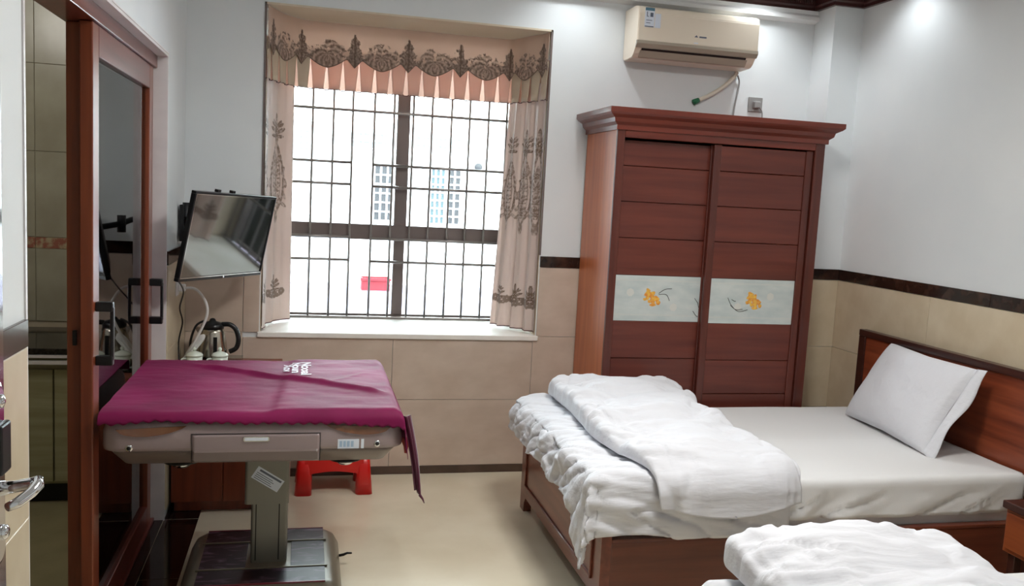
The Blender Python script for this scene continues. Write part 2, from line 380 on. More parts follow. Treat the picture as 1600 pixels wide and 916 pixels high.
# ------------------------------------------------------------------ window
wn = thing('window_1', 'brown aluminium window behind security bars', None, (1.151, .63, NZ0), kind='structure')
FYa, FYb = .605, .655
boxes('frame', [(NX0, NX0+.05, FYa, FYb, NZ0, NZ1), (NX1-.05, NX1, FYa, FYb, NZ0, NZ1), (NX0, NX1, FYa, FYb, NZ0, NZ0+.022), (NX0, NX1, FYa, FYb, NZ1-.05, NZ1)], alu_m, wn, .002)
box('transom', NX0+.05, NX1-.05, FYa-.012, FYb, 1.285, 1.378, alu_m, wn, .003)
box('mullion', 1.138, 1.215, FYa-.008, FYb-.004, 1.378, NZ1-.05, alu_m, wn, .003)
box('mullion', 1.142, 1.208, FYa-.008, FYb-.004, NZ0+.022, 1.285, alu_m, wn, .003)
for a0, a1 in ((NX0+.05, 1.14), (1.213, NX1-.05)):
    for z0, z1 in ((NZ0+.022, 1.285), (1.378, NZ1-.05)): box('pane', a0, a1, .636, .641, z0, z1, glass_w, wn)
box('sill', NX0-.012, NX1+.012, -.022, .604, NZ0-.028, NZ0, sill_m, wn, .004)
ln = boxes('niche_lining', [(NX0, NX0+.003, .002, FYa, NZ0, NZ1), (NX1-.003, NX1, .002, FYa, NZ0, NZ1), (NX0, NX1, .002, FYa, NZ1-.003, NZ1)], niche_m, wn)
box('edge_bead', NX0-.006, NX0+.004, -.006, .004, 1.27, NZ1+.006, alu_m, wn); box('edge_bead', NX1-.004, NX1+.006, -.006, .004, 1.27, NZ1+.006, alu_m, wn)
box('edge_bead', NX0-.006, NX1+.006, -.006, .004, NZ1-.004, NZ1+.006, niche_m, wn)
# security grille
gr = thing('security_grille', 'thin grey metal security bars in front of the window', 'window grille', (1.151, .55, NZ0))
GY = .552
XS = [.405, .52, .637, .757, .869, .997, 1.113, 1.229, 1.343, 1.462, 1.574, 1.692, 1.806, 1.897]
for x in XS: tube('upright_bar', [(x, GY, NZ0+.001), (x, GY, NZ1-.004)], .007, steel, gr, 8)
for z in (2.052, 1.741, 1.612, 1.297, 1.158):
    if z == 2.052: tube('cross_bar', [(NX0+.004, GY-.008, z), (NX1-.004, GY-.008, z)], .0085, steel, gr, 8)
    else:
        tube('cross_bar', [(NX0+.004, GY-.008, z+.003), (.872, GY-.008, z+.003)], .0085, steel, gr, 8)
        tube('cross_bar', [(.994, GY-.008, z-.002), (NX1-.004, GY-.008, z-.002)], .0085, steel, gr, 8)
box('bottom_rail', NX0+.004, NX1-.004, GY-.012, GY+.012, NZ0+.001, NZ0+.014, steel, gr, .002)

# ------------------------------------------------------------------ outside
yd = box('yard', -30, 40, .7, 30, -.55, -.45, yard_m); tag(yd, 'pale concrete yard outside the window', kind='structure')
fb = thing('neighbour_building', 'white building with narrow gridded windows across the yard', 'building', (3, 14, -.45))
box('facade', -14, 22, 14.02, 15, -.45, 7.5, fac_m, fb)
box('ledge', -14, 22, 13.9, 14.02, 2.9, 3.0, fac_m, fb)
def fac_window(x0, x1, z0, z1, nx, nz, gm):
    f = box('window', x0, x1, 13.985, 14.02, z0, z1, gm, fb)
    lst = []
    for k in range(nx+1):
        x = x0+(x1-x0)*k/nx; lst.append((x-.018, x+.018, 13.95, 13.985, z0, z1))
    for k in range(nz+1):
        z = z0+(z1-z0)*k/nz; lst.append((x0-.018, x1+.018, 13.955, 13.984, z-.016, z+.016))
    boxes('window_bars', lst, facf_m, f)
fac_window(1.98, 2.40, .92, 2.08, 3, 6, facw_m); fac_window(3.18, 3.50, .90, 2.08, 3, 7, fact_m); fac_window(3.56, 3.84, .90, 2.10, 2, 7, facw_m)
fac_window(2.42, 2.60, .92, 2.08, 2, 6, fact_m)
pale_w = mat('bleached_window_glass', (96, 118, 120), .5)
fac_window(1.43, 2.30, 2.42, 2.74, 6, 2, pale_w); fac_window(2.83, 3.15, 2.42, 2.74, 3, 2, pale_w); fac_window(3.22, 3.5, 2.42, 2.74, 3, 2, pale_w); fac_window(3.56, 3.84, 2.42, 2.74, 2, 2, pale_w); fac_window(.42, .64, 2.25, 2.72, 2, 4, pale_w)
lathe('wall_vent', [(.085, 0), (.085, -.06), (.05, -.08)], (4.21, 14.02, 2.17), facw_m, fb, 16, 'y')
rc = thing('red_crate', 'red plastic crate lying in the yard outside the window', 'crate', (2.0, 13.0, -.45))
crm = mat('faded_red_plastic', (112, 16, 28), .8)
boxes('crate_wall', [(1.72, 2.28, 12.8, 12.82, -.45, -.2), (1.72, 2.28, 13.18, 13.2, -.45, -.2), (1.72, 1.74, 12.82, 13.18, -.45, -.2), (2.26, 2.28, 12.82, 13.18, -.45, -.2)], crm, rc)
box('crate_floor', 1.74, 2.26, 12.82, 13.18, -.45, -.43, crm, rc); box('rim', 1.69, 2.31, 12.77, 12.8, -.25, -.2, crm, rc)

# ------------------------------------------------------------------ curtains and valance
def ell(x, y, cx, cy, rx, ry, ang=0):
    dx, dy = x-cx, y-cy; c, s = math.cos(ang), math.sin(ang); u, v = (dx*c+dy*s)/rx, (-dx*s+dy*c)/ry
    return u*u+v*v
def rosette(x, y):           # symmetric leaf spray, about .1 wide and .12 high, origin at its foot
    x = abs(x); v = 0
    for cx, cy, rx, ry, a in ((0, .085, .010, .032, 0), (.018, .066, .008, .026, -.6), (.028, .045, .008, .026, -1.1), (.022, .022, .007, .022, -1.6), (0, .03, .012, .016, 0), (.034, .07, .005, .012, -.8), (.010, .005, .006, .012, -.4)):
        e = ell(x, y, cx, cy, rx, ry, a)
        if e < 1: v = max(v, .6+.4*(1 if .35 < e else .4))
    return v
def damask(x, y):            # tall ogee motif, about .16 wide, .55 high
    ax = abs(x); v = rosette(x*.75, (y-.40)*.75)
    t = clamp(y/.42)
    wd = .062*math.sin(PI*t**.8)
    if 0 < y < .42 and abs(ax-wd) < .0085: v = max(v, .85)
    if 0 < y < .40 and abs(ax-wd*.62) < .004: v = max(v, .6)
    for cy in (.06, .13, .2, .27): v = max(v, rosette(x*1.25, (y-cy+.02)*1.25) * (.9 if ax < wd else 0))
    for cx, cy, a in ((.066, .10, .5), (.075, .17, .1), (.06, .05, 1.0), (.058, .24, -.4)):
        e = ell(ax, y, cx, cy, .010, .026, a)
        if e < 1: v = max(v, .8 if e > .3 else .45)
    if ell(ax, y, 0, -.02, .02, .035) < 1: v = max(v, .75)
    return v*clamp(.85+1.1*fbm(x*70, y*70, 2.2, 2), .25, 1)
def crown(x, y):             # small crown motif by the hem
    ax = abs(x); v = rosette(x*1.1, (y-.03)*1.1)
    for cx, cy, r in ((.035, .03, .02), (.062, .036, .016), (.012, .02, .016)):
        d = math.hypot(ax-cx, y-cy)
        if abs(d-r) < .005 or abs(d-r*.45) < .004: v = max(v, .8)
    if abs(y-(.008+.25*ax*ax*10)) < .005 and ax < .075: v = max(v, .8)
    return v
def resample(path, n):
    P = catmull([(x, y, 0) for x, y in path], 16); L = [0]
    for a, b in zip(P[:-1], P[1:]): L.append(L[-1]+(b-a).length)
    out = []; j = 0
    for k in range(n+1):
        s = L[-1]*k/n
        while j < len(L)-2 and L[j+1] < s: j += 1
        t = (s-L[j])/max(L[j+1]-L[j], 1e-9); out.append(P[j].lerp(P[j+1], clamp(t)))
    return out, L[-1]
def curtain(name, label, top, bot, waves, amp, centers, side, zb, mw):
    root = thing(name, label, 'curtain', (top[0][0], top[0][1], NZ0+.01), 'damask curtains in the window niche')
    NU, NV = 200, 300
    Pt, Lt = resample(top, NU); Pb, Lb = resample(bot, NU); z1 = 2.24
    def pos(u, v):
        i = int(round(u*NU)); a, b = Pt[i], Pb[i]; p = a.lerp(b, v)
        ia, ib = max(i-1, 0), min(i+1, NU); d = (Pt[ib]-Pt[ia]).lerp(Pb[ib]-Pb[ia], v).normalized(); n = Vector((d.y, -d.x, 0))
        ph = waves*2*PI*u
        off = amp*(.55+.45*v)*(math.sin(ph)+.3*math.sin(2.3*ph+1.3+v*1.2))*(.6+.4*v)+.004*fbm(u*5, v*4, 3.3)
        off *= sstep(0, .04, u)*sstep(0, .04, 1-u)
        return (p.x+n.x*off, p.y+n.y*off, z1+(zb-z1)*v)
    def emb(u, v):
        z = z1+(zb-z1)*v; s = u*mw
        val = 0
        for c in centers:
            val = max(val, damask(s-c*mw, z-1.43), crown((s-c*mw), z-.95))
        return val
    cloth = grid('drape', pos, NU, NV, curt_m, root, True, .0012, emb)
    tube('hem_piping', [pos(i/100, 1) for i in range(101)], .0032, pipe_m, root, 6)
    return root
curtain('curtain', 'pink beige damask curtain hanging beside the wall-mounted television', [(.397, .010), (.406, .15), (.44, .28), (.49, .36), (.53, .40)], [(.398, .008), (.402, .14), (.43, .27), (.49, .34), (.535, .40)], 2.2, .010, (.16, .66), 'l', .818, .36)
curtain('curtain', 'pink beige damask curtain gathered beside the wardrobe', [(1.905, .010), (1.888, .11), (1.86, .22), (1.82, .32), (1.79, .40)], [(1.904, .010), (1.878, .09), (1.83, .17), (1.77, .25), (1.715, .33)], 3.6, .020, (.14, .48, .82), 'r', .822, .46)

vl = thing('valance', 'scalloped damask valance with pleated pink skirt over the window', 'valance', (1.151, .3, NZ1-.01))
VP = [(.386, .006), (.402, .08), (.455, .20), (.52, .315), (.60, .362), (.80, .366), (1.19, .366), (1.56, .366), (1.74, .362), (1.80, .30), (1.845, .20), (1.895, .09), (1.914, .006)]
VN = 460
VPts, VL = resample(VP, VN)
SC = .305; S0 = None
def v_at(s, out=0):
    i = clamp(s/VL)*VN; a = int(i); b = min(a+1, VN); p = VPts[a].lerp(VPts[b], i-a)
    d = (VPts[min(a+2, VN)]-VPts[max(a-2, 0)]).normalized(); return Vector((p.x+d.y*out, p.y-d.x*out, 0))
def path_s(x):
    return min(range(VN+1), key=lambda i: abs(VPts[i].x-x)+abs(VPts[i].y-.36))*VL/VN
S0 = path_s(1.165)
def scallop(s):
    t = ((s-S0)/SC) % 1.0     # 0 at the tall motif, .5 at the wide lobe
    if t > .5: t = 1-t
    tall = .045*max(0, 1-t/.13); wide = .05*max(0, 1-(abs(t-.5)/.34)**1.6)
    return 2.312-max(tall, wide)
def band_emb(s, z):
    q = (s-S0)/SC; k = math.floor(q+.5); dx = (q-k)*SC; zs = scallop(s); v = 0
    n1 = fbm(s*42, z*42, 5.5, 3); n2 = fbm(s*95, z*95, 9.1, 2)
    h = (z-2.265)/.19                                  # tall spray at each point of the edge
    if -.1 < h < 1:
        wd_ = .062*(1-h)**.8*(1+.3*math.sin(h*26))+.004
        if abs(dx) < wd_*(1+.8*n1): v = max(v, .72+.5*n2+.25*(abs(dx) < .006))
    dw = abs(abs(dx)-SC/2)                             # wide leafy lobe between the points
    h = (z-2.262)/.155
    if -.1 < h < 1.15:
        wd_ = .128*math.sqrt(max(0, 1-(max(h, 0))**1.5))
        if dw < wd_*(1+.55*n1) and h < 1+1.2*n1:
            sw = math.sin(9*math.atan2(z-2.33, dw+.001)+math.hypot(dw, z-2.33)*170+2*n1)
            v = max(v, .52+.28*sw+.35*n2)
    if z-zs < .006: v = max(v, .85)
    return clamp(v, 0, .95)
ZT = NZ1-.006
def band_pos(u, v):
    s = u*VL; zs = scallop(s); p = v_at(s, .012+.004*math.sin(s*22)+.004*v); return (p.x, p.y, ZT+(zs-ZT)*v)
grid('scalloped_band', band_pos, 620, 60, val_m, vl, True, .0012, lambda u, v: band_emb(u*VL, ZT+(scallop(u*VL)-ZT)*v))
def skirt_pos(u, v):
    s = u*VL; p = v_at(s, .002+.005*math.sin(s*70)*v); return (p.x, p.y, 2.36+(2.142-2.36)*v)
skin_m = mat('inner_valance_lining', (232, 190, 170), .7, trans=.38)
grid('skirt', skirt_pos, 300, 10, skin_m, vl, True, 0)
PW = .0885; np_ = int(VL/PW)
for k in range(np_):
    c = (k+.5)*VL/np_; hw = VL/np_/2
    def pp(u, v, c=c, hw=hw):
        wv = hw*(1.0-.42*v)+.003; s = c+(u-.5)*2*wv; p = v_at(s, .006+.004*v+.006*v*math.cos((u-.5)*PI)); return (p.x, p.y, 2.352+(2.140+.004*math.cos((u-.5)*PI)-2.352)*v)
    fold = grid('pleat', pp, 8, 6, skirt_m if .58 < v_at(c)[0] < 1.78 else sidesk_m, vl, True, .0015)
def hem_pos(i):
    s = i/400*VL; ph = (s/(VL/np_)) % 1; o = .010 if .16 < ph < .84 else .002
    p = v_at(s, o); return (p.x, p.y, 2.139+(.004 if o > .005 else 0))
tube('hem_piping', [hem_pos(i) for i in range(401)], .0028, pipe_m, vl, 5)
tube('curtain_rail', [(v_at(i/80*VL, -.012)[0], v_at(i/80*VL, -.012)[1], NZ1-.012) for i in range(81)], .006, white_pl, vl, 6)

# ------------------------------------------------------------------ sliding door to the kitchen
trm = boxes('trim_3', [(-.158, .004, OY1-.012, OY1, 0.001, OZ), (-.158, .004, OY0, OY0+.012, .001, OZ), (-.158, .004, OY0+.012, OY1-.012, OZ-.012, OZ), (0, .006, OY0-.004, OY1+.0, OZ, OZ+.006)], jamb_m)
tag(trm, 'pale stone casing around the sliding door opening', kind='structure')
d1 = thing('door_1', 'reddish wooden two-leaf sliding glass door to the kitchen', None, (-.1, -1.2, 0), kind='structure')
boxes('head_track', [(-.15, -.04, OY0+.012, OY1-.012, 2.075, OZ-.012)], door_y, d1, .003)
boxes('floor_track', [(-.15, -.04, OY0+.012, OY1-.012, .004, .018)], door_y, d1, .002)
box('door_jamb', -.15, -.062, OY1-.05, OY1-.012, .018, 2.075, door_z, d1, .002)
def leaf(xf, xb, y0, y1, handles):
    z0, z1 = .019, 2.074; sw = .085
    lf = box('near_stile', xb, xf, y0, y0+sw, z0, z1, door_z, d1, .004)
    box('far_stile', xb, xf, y1-sw, y1, z0, z1, door_z, lf, .004)
    box('top_rail', xb, xf, y0+sw, y1-sw, z1-.10, z1, door_y, lf, .003)
    box('bottom_rail', xb, xf, y0+sw, y1-sw, z0, z0+.10, door_y, lf, .003)
    xm = (xf+xb)/2
    box('glass', xm-.003, xm+.003, y0+sw, y1-sw, z0+.10, z1-.10, glass_d, lf)
    return lf
lf1 = leaf(-.050, -.090, -1.765, -.655, 1)
lf2 = leaf(-.096, -.140, -1.72, -.652, 0)
def pull(y, z0, z1, parent):
    bm = bmesh.new()
    for z in (z0, z1): add_box(bm, -.0505, .004, y-.014, y+.014, z-.016, z+.016, .004)
    add_box(bm, -.006, .006, y-.010, y+.010, z0, z1, .004)
    return plabel(from_bm('handle', bm, black_pl, parent), 'black plastic pull handle')
pull(-1.725, .985, 1.165, lf1); pull(-.705, .965, 1.135, lf1)
box('latch', -.120, -.108, -1.735, -1.7195, 1.035, 1.085, black_mt, lf2, .002)

# ------------------------------------------------------------------ kitchen beyond
kw = boxes('wall_kitchen', [(-2.0, -.16, .26, .36, 0, 2.8), (-2.1, -2.0, -3.2, .36, 0, 2.8), (-2.0, -.16, -3.3, -3.2, 0, 2.8)], grout_m); tag(kw, 'tiled kitchen wall seen through the sliding door', kind='structure')
tag(box('ceiling_kitchen', -2.1, -.16, -3.3, .36, 2.8, 2.9, ceil_m), 'kitchen ceiling', kind='structure')
for i in range(6):
    x0 = -2.0+i*.3067; x1 = x0+.3067
    for z0, z1, mm in ((.80, 1.19, ktile), (1.19, 1.25, kred), (1.25, 1.7, ktile), (1.7, 2.15, ktile), (2.15, 2.6, ktile)): tile(kw, mm, 'y', x0, x1, z0, z1, .26, .006, 'kitchen_tile')
kt = thing('kitchen_cabinet', 'olive laminate kitchen base cabinet behind the sliding door', 'cabinet', (-1, -.1, 0))
box('carcass', -1.96, -.17, -.335, .25, .10, .725, greenw, kt)
box('plinth', -1.96, -.17, -.30, .25, 0.001, .10, black_mt, kt)
for i in range(4):
    x1 = -.172-i*.365; x1 -= 0; x0 = x1-.358
    d_ = box('door', x0, x1, -.355, -.336, .115, .665, greenw, kt, .003)
kc = thing('kitchen_counter', 'black stone kitchen counter with pale striped edge', 'counter', (-1, -.1, .725))
box('slab', -1.98, -.165, -.38, .252, .74, .77, granite, kc, .003)
boxes('edge_strip', [(-1.98, -.165, -.386, -.36, .695, .712), (-1.98, -.165, -.384, -.36, .726, .739)], jamb_m, kc)
tag(box('floor_kitchen', -2.0, -.16, -3.2, .26, 0, .002, kfloor), 'beige kitchen floor beyond the sliding door', kind='structure')

kl = thing('kitchen_fill_lamp', 'added unseen round white ceiling lamp brightening the kitchen', 'lamp', (-1.0, -1.2, 2.75))  # lamp added out of view to lift the dark kitchen
lathe('shade', [(.15, -.06), (.17, -.02), (.17, -.001)], (-1.0, -1.2, 2.8), white_pl, kl)
kd = bpy.data.lights.new('kitchen_fill_light', 'POINT'); kd.energy = 11; kd.shadow_soft_size = .15; kd.color = (1, .96, .88)
ko = bpy.data.objects.new('kitchen_fill_light', kd); COL.objects.link(ko); ko.location = (-1.0, -1.2, 2.55); ko.parent = kl; ko.matrix_parent_inverse = kl.matrix_basis.inverted()
# ------------------------------------------------------------------ entrance door leaf with lock
d2 = thing('door_2', 'glossy brown entrance door leaf with chrome lever lock', None, (.13, -3.7, 0), kind='structure')
box('door_leaf', .108, .148, -4.15, -3.272, .01, 2.05, door_face, d2, .003)
for z in (.3, 1.0, 1.8): tube('hinge', [(.08, -4.155, z-.05), (.08, -4.155, z+.05)], .012, chrome, d2); box('hinge_plate', .009, .108, -4.16, -4.152, z-.05, z+.05, chrome, d2)
pt = loft('lock_plate', [[(.1475, y, z) for y, z in rrect(-3.342, -3.282, .965, 1.265, .028)], [(.150, y, z) for y, z in rrect(-3.342, -3.282, .965, 1.265, .028)], [(.152, y, z) for y, z in rrect(-3.336, -3.288, .971, 1.259, .023)]], chrome, d2)
box('lock_module', .151, .163, -3.335, -3.289, 1.118, 1.20, black_pl, pt, .004)
lathe('key_cylinder', [(.012, 0), (.012, .010), (.007, .013)], (.151, -3.312, 1.02), chrome, pt, 16, 'x')
lathe('knob', [(.011, 0), (.011, .007), (.004, .010)], (.151, -3.312, 1.235), chrome, pt, 16, 'x')
tube('lever', [(.151, -3.312, 1.092), (.175, -3.312, 1.095), (.199, -3.312, 1.10), (.208, -3.315, 1.103), (.210, -3.323, 1.10), (.204, -3.340, 1.093), (.192, -3.362, 1.086), (.182, -3.376, 1.084)], [.012, .010, .0095, .0105, .010, .009, .0085, .007], chrome, pt, 12)

# ------------------------------------------------------------------ wardrobe
WX0, WX1, WF = 2.15, 3.335, -.53
wd = thing('wardrobe', 'tall red wood wardrobe with two sliding doors and flower glass bands', 'wardrobe', ((WX0+WX1)/2, -.27, 0))
box('side_panel', WX0, WX0+.022, WF+.02, -.022, .0, 1.97, side_lit_z, wd, .002)
box('side_panel', WX1-.022, WX1, WF+.02, -.022, .0, 1.97, side_lit_z, wd, .002)
box('back_panel', WX0+.022, WX1-.022, -.034, -.022, .06, 1.97, ward_z, wd)
box('bottom_board', WX0+.022, WX1-.022, WF+.03, -.034, .06, .085, ward_x, wd); box('top_board', WX0+.022, WX1-.022, WF+.03, -.034, 1.94, 1.965, ward_x, wd)
box('plinth', WX0+.022, WX1-.022, WF+.02, WF+.04, 0, .085, ward_x, wd)
box('frame_stile', WX0-.002, WX0+.040, WF, WF+.022, 0, 1.97, ward_z, wd, .004); box('frame_stile', WX1-.055, WX1+.002, WF, WF+.022, 0, 1.97, ward_z, wd, .004)
box('frame_rail', WX0+.04, WX1-.055, WF, WF+.022, 1.925, 1.97, corn_m, wd, .004)
bm = bmesh.new()
pr = [(0, 1.962), (.012, 1.962), (.012, 1.985), (.03, 2.0), (.035, 2.02), (.06, 2.035), (.07, 2.045), (.07, 2.07)]
ring = []
for o, z in pr: ring.append([(WX0-o, -.022, z), (WX0-o, WF-o, z), (WX1+o, WF-o, z), (WX1+o, -.022, z)])
R_ = [[bm.verts.new(p) for p in rg] for rg in ring]
for a, b in zip(R_[:-1], R_[1:]):
    for k in range(4): bm.faces.new((a[k], a[(k+1) % 4], b[(k+1) % 4], b[k]))
bm.faces.new(R_[0][::-1]); bm.faces.new(R_[-1])
from_bm('cornice', bm, corn_m, wd)
ZS = [.095, .20, .39, .581, .768, .971, 1.214, 1.411, 1.60, 1.785, 1.918]
def slide(x0, x1, yf, left):
    sw = .042
    ps = [(x0, x0+sw), (x1-sw, x1)]
    dr = box('sliding_door', ps[0][0], ps[0][1], yf, yf+.022, .09, 1.922, ward_z, wd, .005)
    box('stile', ps[1][0], ps[1][1], yf, yf+.022, .09, 1.922, ward_z, dr, .005)
    for k in range(len(ZS)-1):
        z0, z1 = ZS[k], ZS[k+1]
        if k == 5:
            gp = box('glass_panel', x0+sw, x1-sw, yf+.007, yf+.013, z0, z1, frost_m, dr); plabel(gp, 'frosted white glass band with yellow flowers')
        else: box('plank', x0+sw, x1-sw, yf+.006, yf+.016, z0+.0015, z1-.0015, ward_x, dr, .003)
    return dr
sl = slide(WX0+.016, 2.735, WF+.047, True); sr = slide(2.695, WX1-.058, WF+.012, False)
def flower(cx, yf, dr, mirror):
    bm = bmesh.new(); cz = 1.093; y = yf+.0065
    for k in range(15):
        a = k*2.4; r = .010+.0026*k; px, pz = cx+math.cos(a)*r*.9+.004*math.sin(k), cz+math.sin(a)*r*.85-.35*(math.cos(a)*r)
        n = 10; rx, rz = .010+.009*random.random(), .008+.008*random.random(); yy = y-.00004*k; c0 = bm.verts.new((px, yy, pz))
        rim = [bm.verts.new((px+math.cos(b)*rx*(1+.25*math.sin(3*b+k)), yy, pz+math.sin(b)*rz*(1+.25*math.cos(2*b+k)))) for b in [2*PI*j/n for j in range(n)]]
        for j in range(n): bm.faces.new((c0, rim[j], rim[(j+1) % n]))
    plabel(from_bm('flower_print', bm, petal_o, dr), 'yellow orange flower print')
    s = -1 if mirror else 1
    st = [[(.042, .028), (.075, .05), (.115, .055)], [(.042, .022), (.085, .022), (.105, -.01)]] if not mirror else [[(.03, -.045), (.085, -.055), (.13, -.02), (.152, .018)], [(.06, -.042), (.1, -.045), (.135, -.022)], [(.13, .01), (.11, 0), (.105, .002)]]
    for q in st:
        tube('branch_print', [(cx+s*a, y-.0005, cz+b) for a, b in q], [.0016]*len(catmull([(0, 0, 0)]*len(q))), ink_d, dr, 5, True, True)
    for a, b in ((-.12, .03), (.13, -.045)) if not mirror else ((.1, .03), (-.09, -.03)):
        bm = bmesh.new(); bmesh.ops.create_circle(bm, cap_ends=True, radius=.022, segments=7, matrix=Matrix.Translation((cx+a, y, cz+b)) @ Matrix.Rotation(PI/2, 4, 'X')); from_bm('pale_flower_print', bm, pale_i, dr)
flower(2.415, WF+.047, sl, False); flower(2.995, WF+.012, sr, True)
for q in ([(2.665, 1.10), (2.685, 1.075), (2.692, 1.05)], [(2.66, 1.03), (2.68, 1.005), (2.69, 1.0)]):
    tube('branch_print', [(a, WF+.053, b) for a, b in q], .0018, ink_d, sl, 5)
for dr, x0, x1, yf in ((sl, WX0+.06, 2.69, WF+.0535), (sr, 2.74, WX1-.102, WF+.0185)):
    for z in (1.0, 1.005, 1.185, 1.19): box('line_print', x0, x1, yf, yf+.0006, z, z+.0018, pale_i, dr)

# ------------------------------------------------------------------ air conditioner
ac = thing('air_conditioner', 'cream wall-mounted air conditioner above the wardrobe', 'air conditioner', (2.68, -.1, 2.36))
AX0, AX1 = 2.335, 3.055
prism('body', [(-.008, 2.665), (-.17, 2.665), (-.212, 2.65), (-.222, 2.62), (-.222, 2.475), (-.216, 2.458), (-.178, 2.405), (-.155, 2.388), (-.03, 2.384), (-.008, 2.40)], 'x', AX0, AX1, ac_m, ac, False, .004)
prism('front_trim', [(-.2235, 2.474), (-.2245, 2.458), (-.2075, 2.436), (-.200, 2.440), (-.210, 2.459), (-.212, 2.474)], 'x', AX0-.002, AX1+.002, ac_g, ac)
prism('outlet_slot', [(-.2045, 2.4325), (-.2055, 2.4345), (-.1985, 2.4225), (-.192, 2.4225)], 'x', AX0+.035, AX1-.06, black_pl, ac)
prism('louvre', [(-.2000, 2.4235), (-.1945, 2.4245), (-.170, 2.388), (-.178, 2.392)], 'x', AX0+.03, AX1-.05, ac_g, ac)
lb = box('energy_label', 2.37, 2.425, -.2232, -.2221, 2.545, 2.648, sticker_m, ac); plabel(lb, 'white energy label with blue header')
box('label_header', 2.371, 2.424, -.2238, -.2231, 2.632, 2.648, blue_ink, lb); box('label_footer', 2.371, 2.422, -.2238, -.2231, 2.546, 2.551, ink_m, lb)
boxes('label_print', [(2.380, 2.384, -.2238, -.2231, 2.60, 2.626), (2.380, 2.392, -.2238, -.2231, 2.60, 2.603), (2.400, 2.417, -.2238, -.2231, 2.60, 2.622), (2.378, 2.412, -.2238, -.2231, 2.580, 2.583), (2.378, 2.402, -.2238, -.2231, 2.566, 2.569)], ink_m, lb)
box('label_tab', 2.429, 2.462, -.2230, -.2221, 2.545, 2.62, sticker_m, ac)
bm = bmesh.new(); y_ = -.2228; vs = [bm.verts.new(p) for p in ((2.665, y_, 2.516), (2.688, y_, 2.516), (2.678, y_, 2.528))]; bm.faces.new(vs); add_box(bm, 2.695, 2.738, -.2230, -.2223, 2.515, 2.523)
from_bm('logo', bm, ink_m, ac); box('indicator', 2.665, 2.69, -.2238, -.2221, 2.482, 2.487, sticker_m, ac)
dh = thing('drain_hose', 'cream drain hose with green taped end below the air conditioner', 'hose', (2.79, -.02, 2.19))
hp = catmull([(3.035, -.03, 2.385), (3.02, -.022, 2.352), (2.97, -.018, 2.30), (2.89, -.018, 2.245), (2.81, -.020, 2.205)], 8)
tube('hose', hp, .012, hose_m, dh, 10); tube('hose_end', [(2.812, -.020, 2.206), (2.778, -.022, 2.190)], [.014, .0165], green_m, dh, 10)
so = thing('wall_socket', 'grey wall socket above the wardrobe', 'socket', (3.18, -.01, 2.17))
box('plate', 3.135, 3.225, -.010, -.0005, 2.165, 2.25, grey_pl, so, .003); box('plug', 3.16, 3.20, -.04, -.010, 2.185, 2.225, grey_pl, so, .006)
tag(tube('socket_cord', [(3.20, -.026, 2.19), (3.215, -.022, 2.175), (3.224, -.018, 2.15), (3.226, -.014, 2.09), (3.226, -.012, 2.0)], .0035, grey_pl, None, 6, True, True), 'grey cord running down from the wall socket behind the wardrobe', 'cord')
tag(tube('power_cord', [(3.045, -.02, 2.365), (3.062, -.014, 2.33), (3.058, -.012, 2.27), (3.045, -.012, 2.18), (3.035, -.012, 2.05)], .005, grey_pl, None, 6, True, True), 'grey cord hanging from the air conditioner', 'cord')

# ------------------------------------------------------------------ television
tvm = Matrix.Rotation(math.radians(62.64), 4, 'Z') @ Matrix.Rotation(math.radians(11.01), 4, 'X') @ Matrix.Rotation(math.radians(1.63), 4, 'Y')
ctr = CAM + .95*(Vector((.25373, -.26958, 1.32324))-CAM)
tv = thing('television', 'flat black television tilted on a wall arm in the corner', 'television'); tv.matrix_basis = Matrix.Translation(ctr) @ tvm; tv['_loc'] = 1
TW, TH = .3465, .204
boxes('bezel', [(-TW, TW, -.001, .022, TH-.012, TH), (-TW, TW, -.001, .022, -TH, -TH+.016), (-TW, -TW+.010, -.001, .022, -TH+.016, TH-.012), (TW-.010, TW, -.001, .022, -TH+.016, TH-.012)], black_pl, tv, .002)
box('screen', -TW+.010, TW-.010, .003, .010, -TH+.016, TH-.012, screen_m, tv)
boxes('silver_edge', [(-TW+.008, TW-.008, -.002, .002, -TH+.014, -TH+.018), (-TW+.008, TW-.008, -.002, .002, TH-.014, TH-.011), (-TW+.008, -TW+.011, -.002, .002, -TH+.016, TH-.012)], chrome, tv)
loft('back_cover', [[(x, .012, z) for x, z in rrect(-TW+.004, TW-.004, -TH+.004, TH-.004, .01)], [(x, .03, z) for x, z in rrect(-TW+.02, TW-.02, -TH+.02, TH-.02, .02)], [(x, .055, z) for x, z in rrect(-TW+.09, TW-.09, -TH+.05, TH-.06, .02)]], black_pl, tv)
lathe('logo', [(.006, 0), (.006, -.003)], (0.0, -.001, -TH+.008), chrome, tv, 12, 'y')
for x in (-.15, -.03): box('rear_tab', x-.014, x+.014, .012, .03, TH-.001, TH+.012, black_pl, tv, .002)
bc = tv.matrix_basis @ Vector((0, .055, 0))
ma = thing('swivel_mount', 'black folding wall mount behind the television', 'bracket', (.02, -.2, 1.36))
box('wall_plate', .011, .030, -.26, -.16, 1.29, 1.47, black_mt, ma, .003)
tube('arm_link', [(.03, -.21, 1.40), (.075, -.28, 1.385), (.10, -.36, 1.37)], .014, black_mt, ma, 8); tube('arm_link', [(.10, -.36, 1.37), (bc.x-.02, bc.y+.05, bc.z), (bc.x, bc.y, bc.z)], .014, black_mt, ma, 8)
lathe('pivot', [(.02, -.04), (.02, .04)], (.10, -.36, 1.37), black_mt, ma, 16); lathe('wall_pivot', [(.018, -.09), (.018, .09)], (.036, -.21, 1.39), black_mt, ma, 16)
p0 = tv.matrix_basis @ Vector((-TW+.02, .022, -TH+.01))
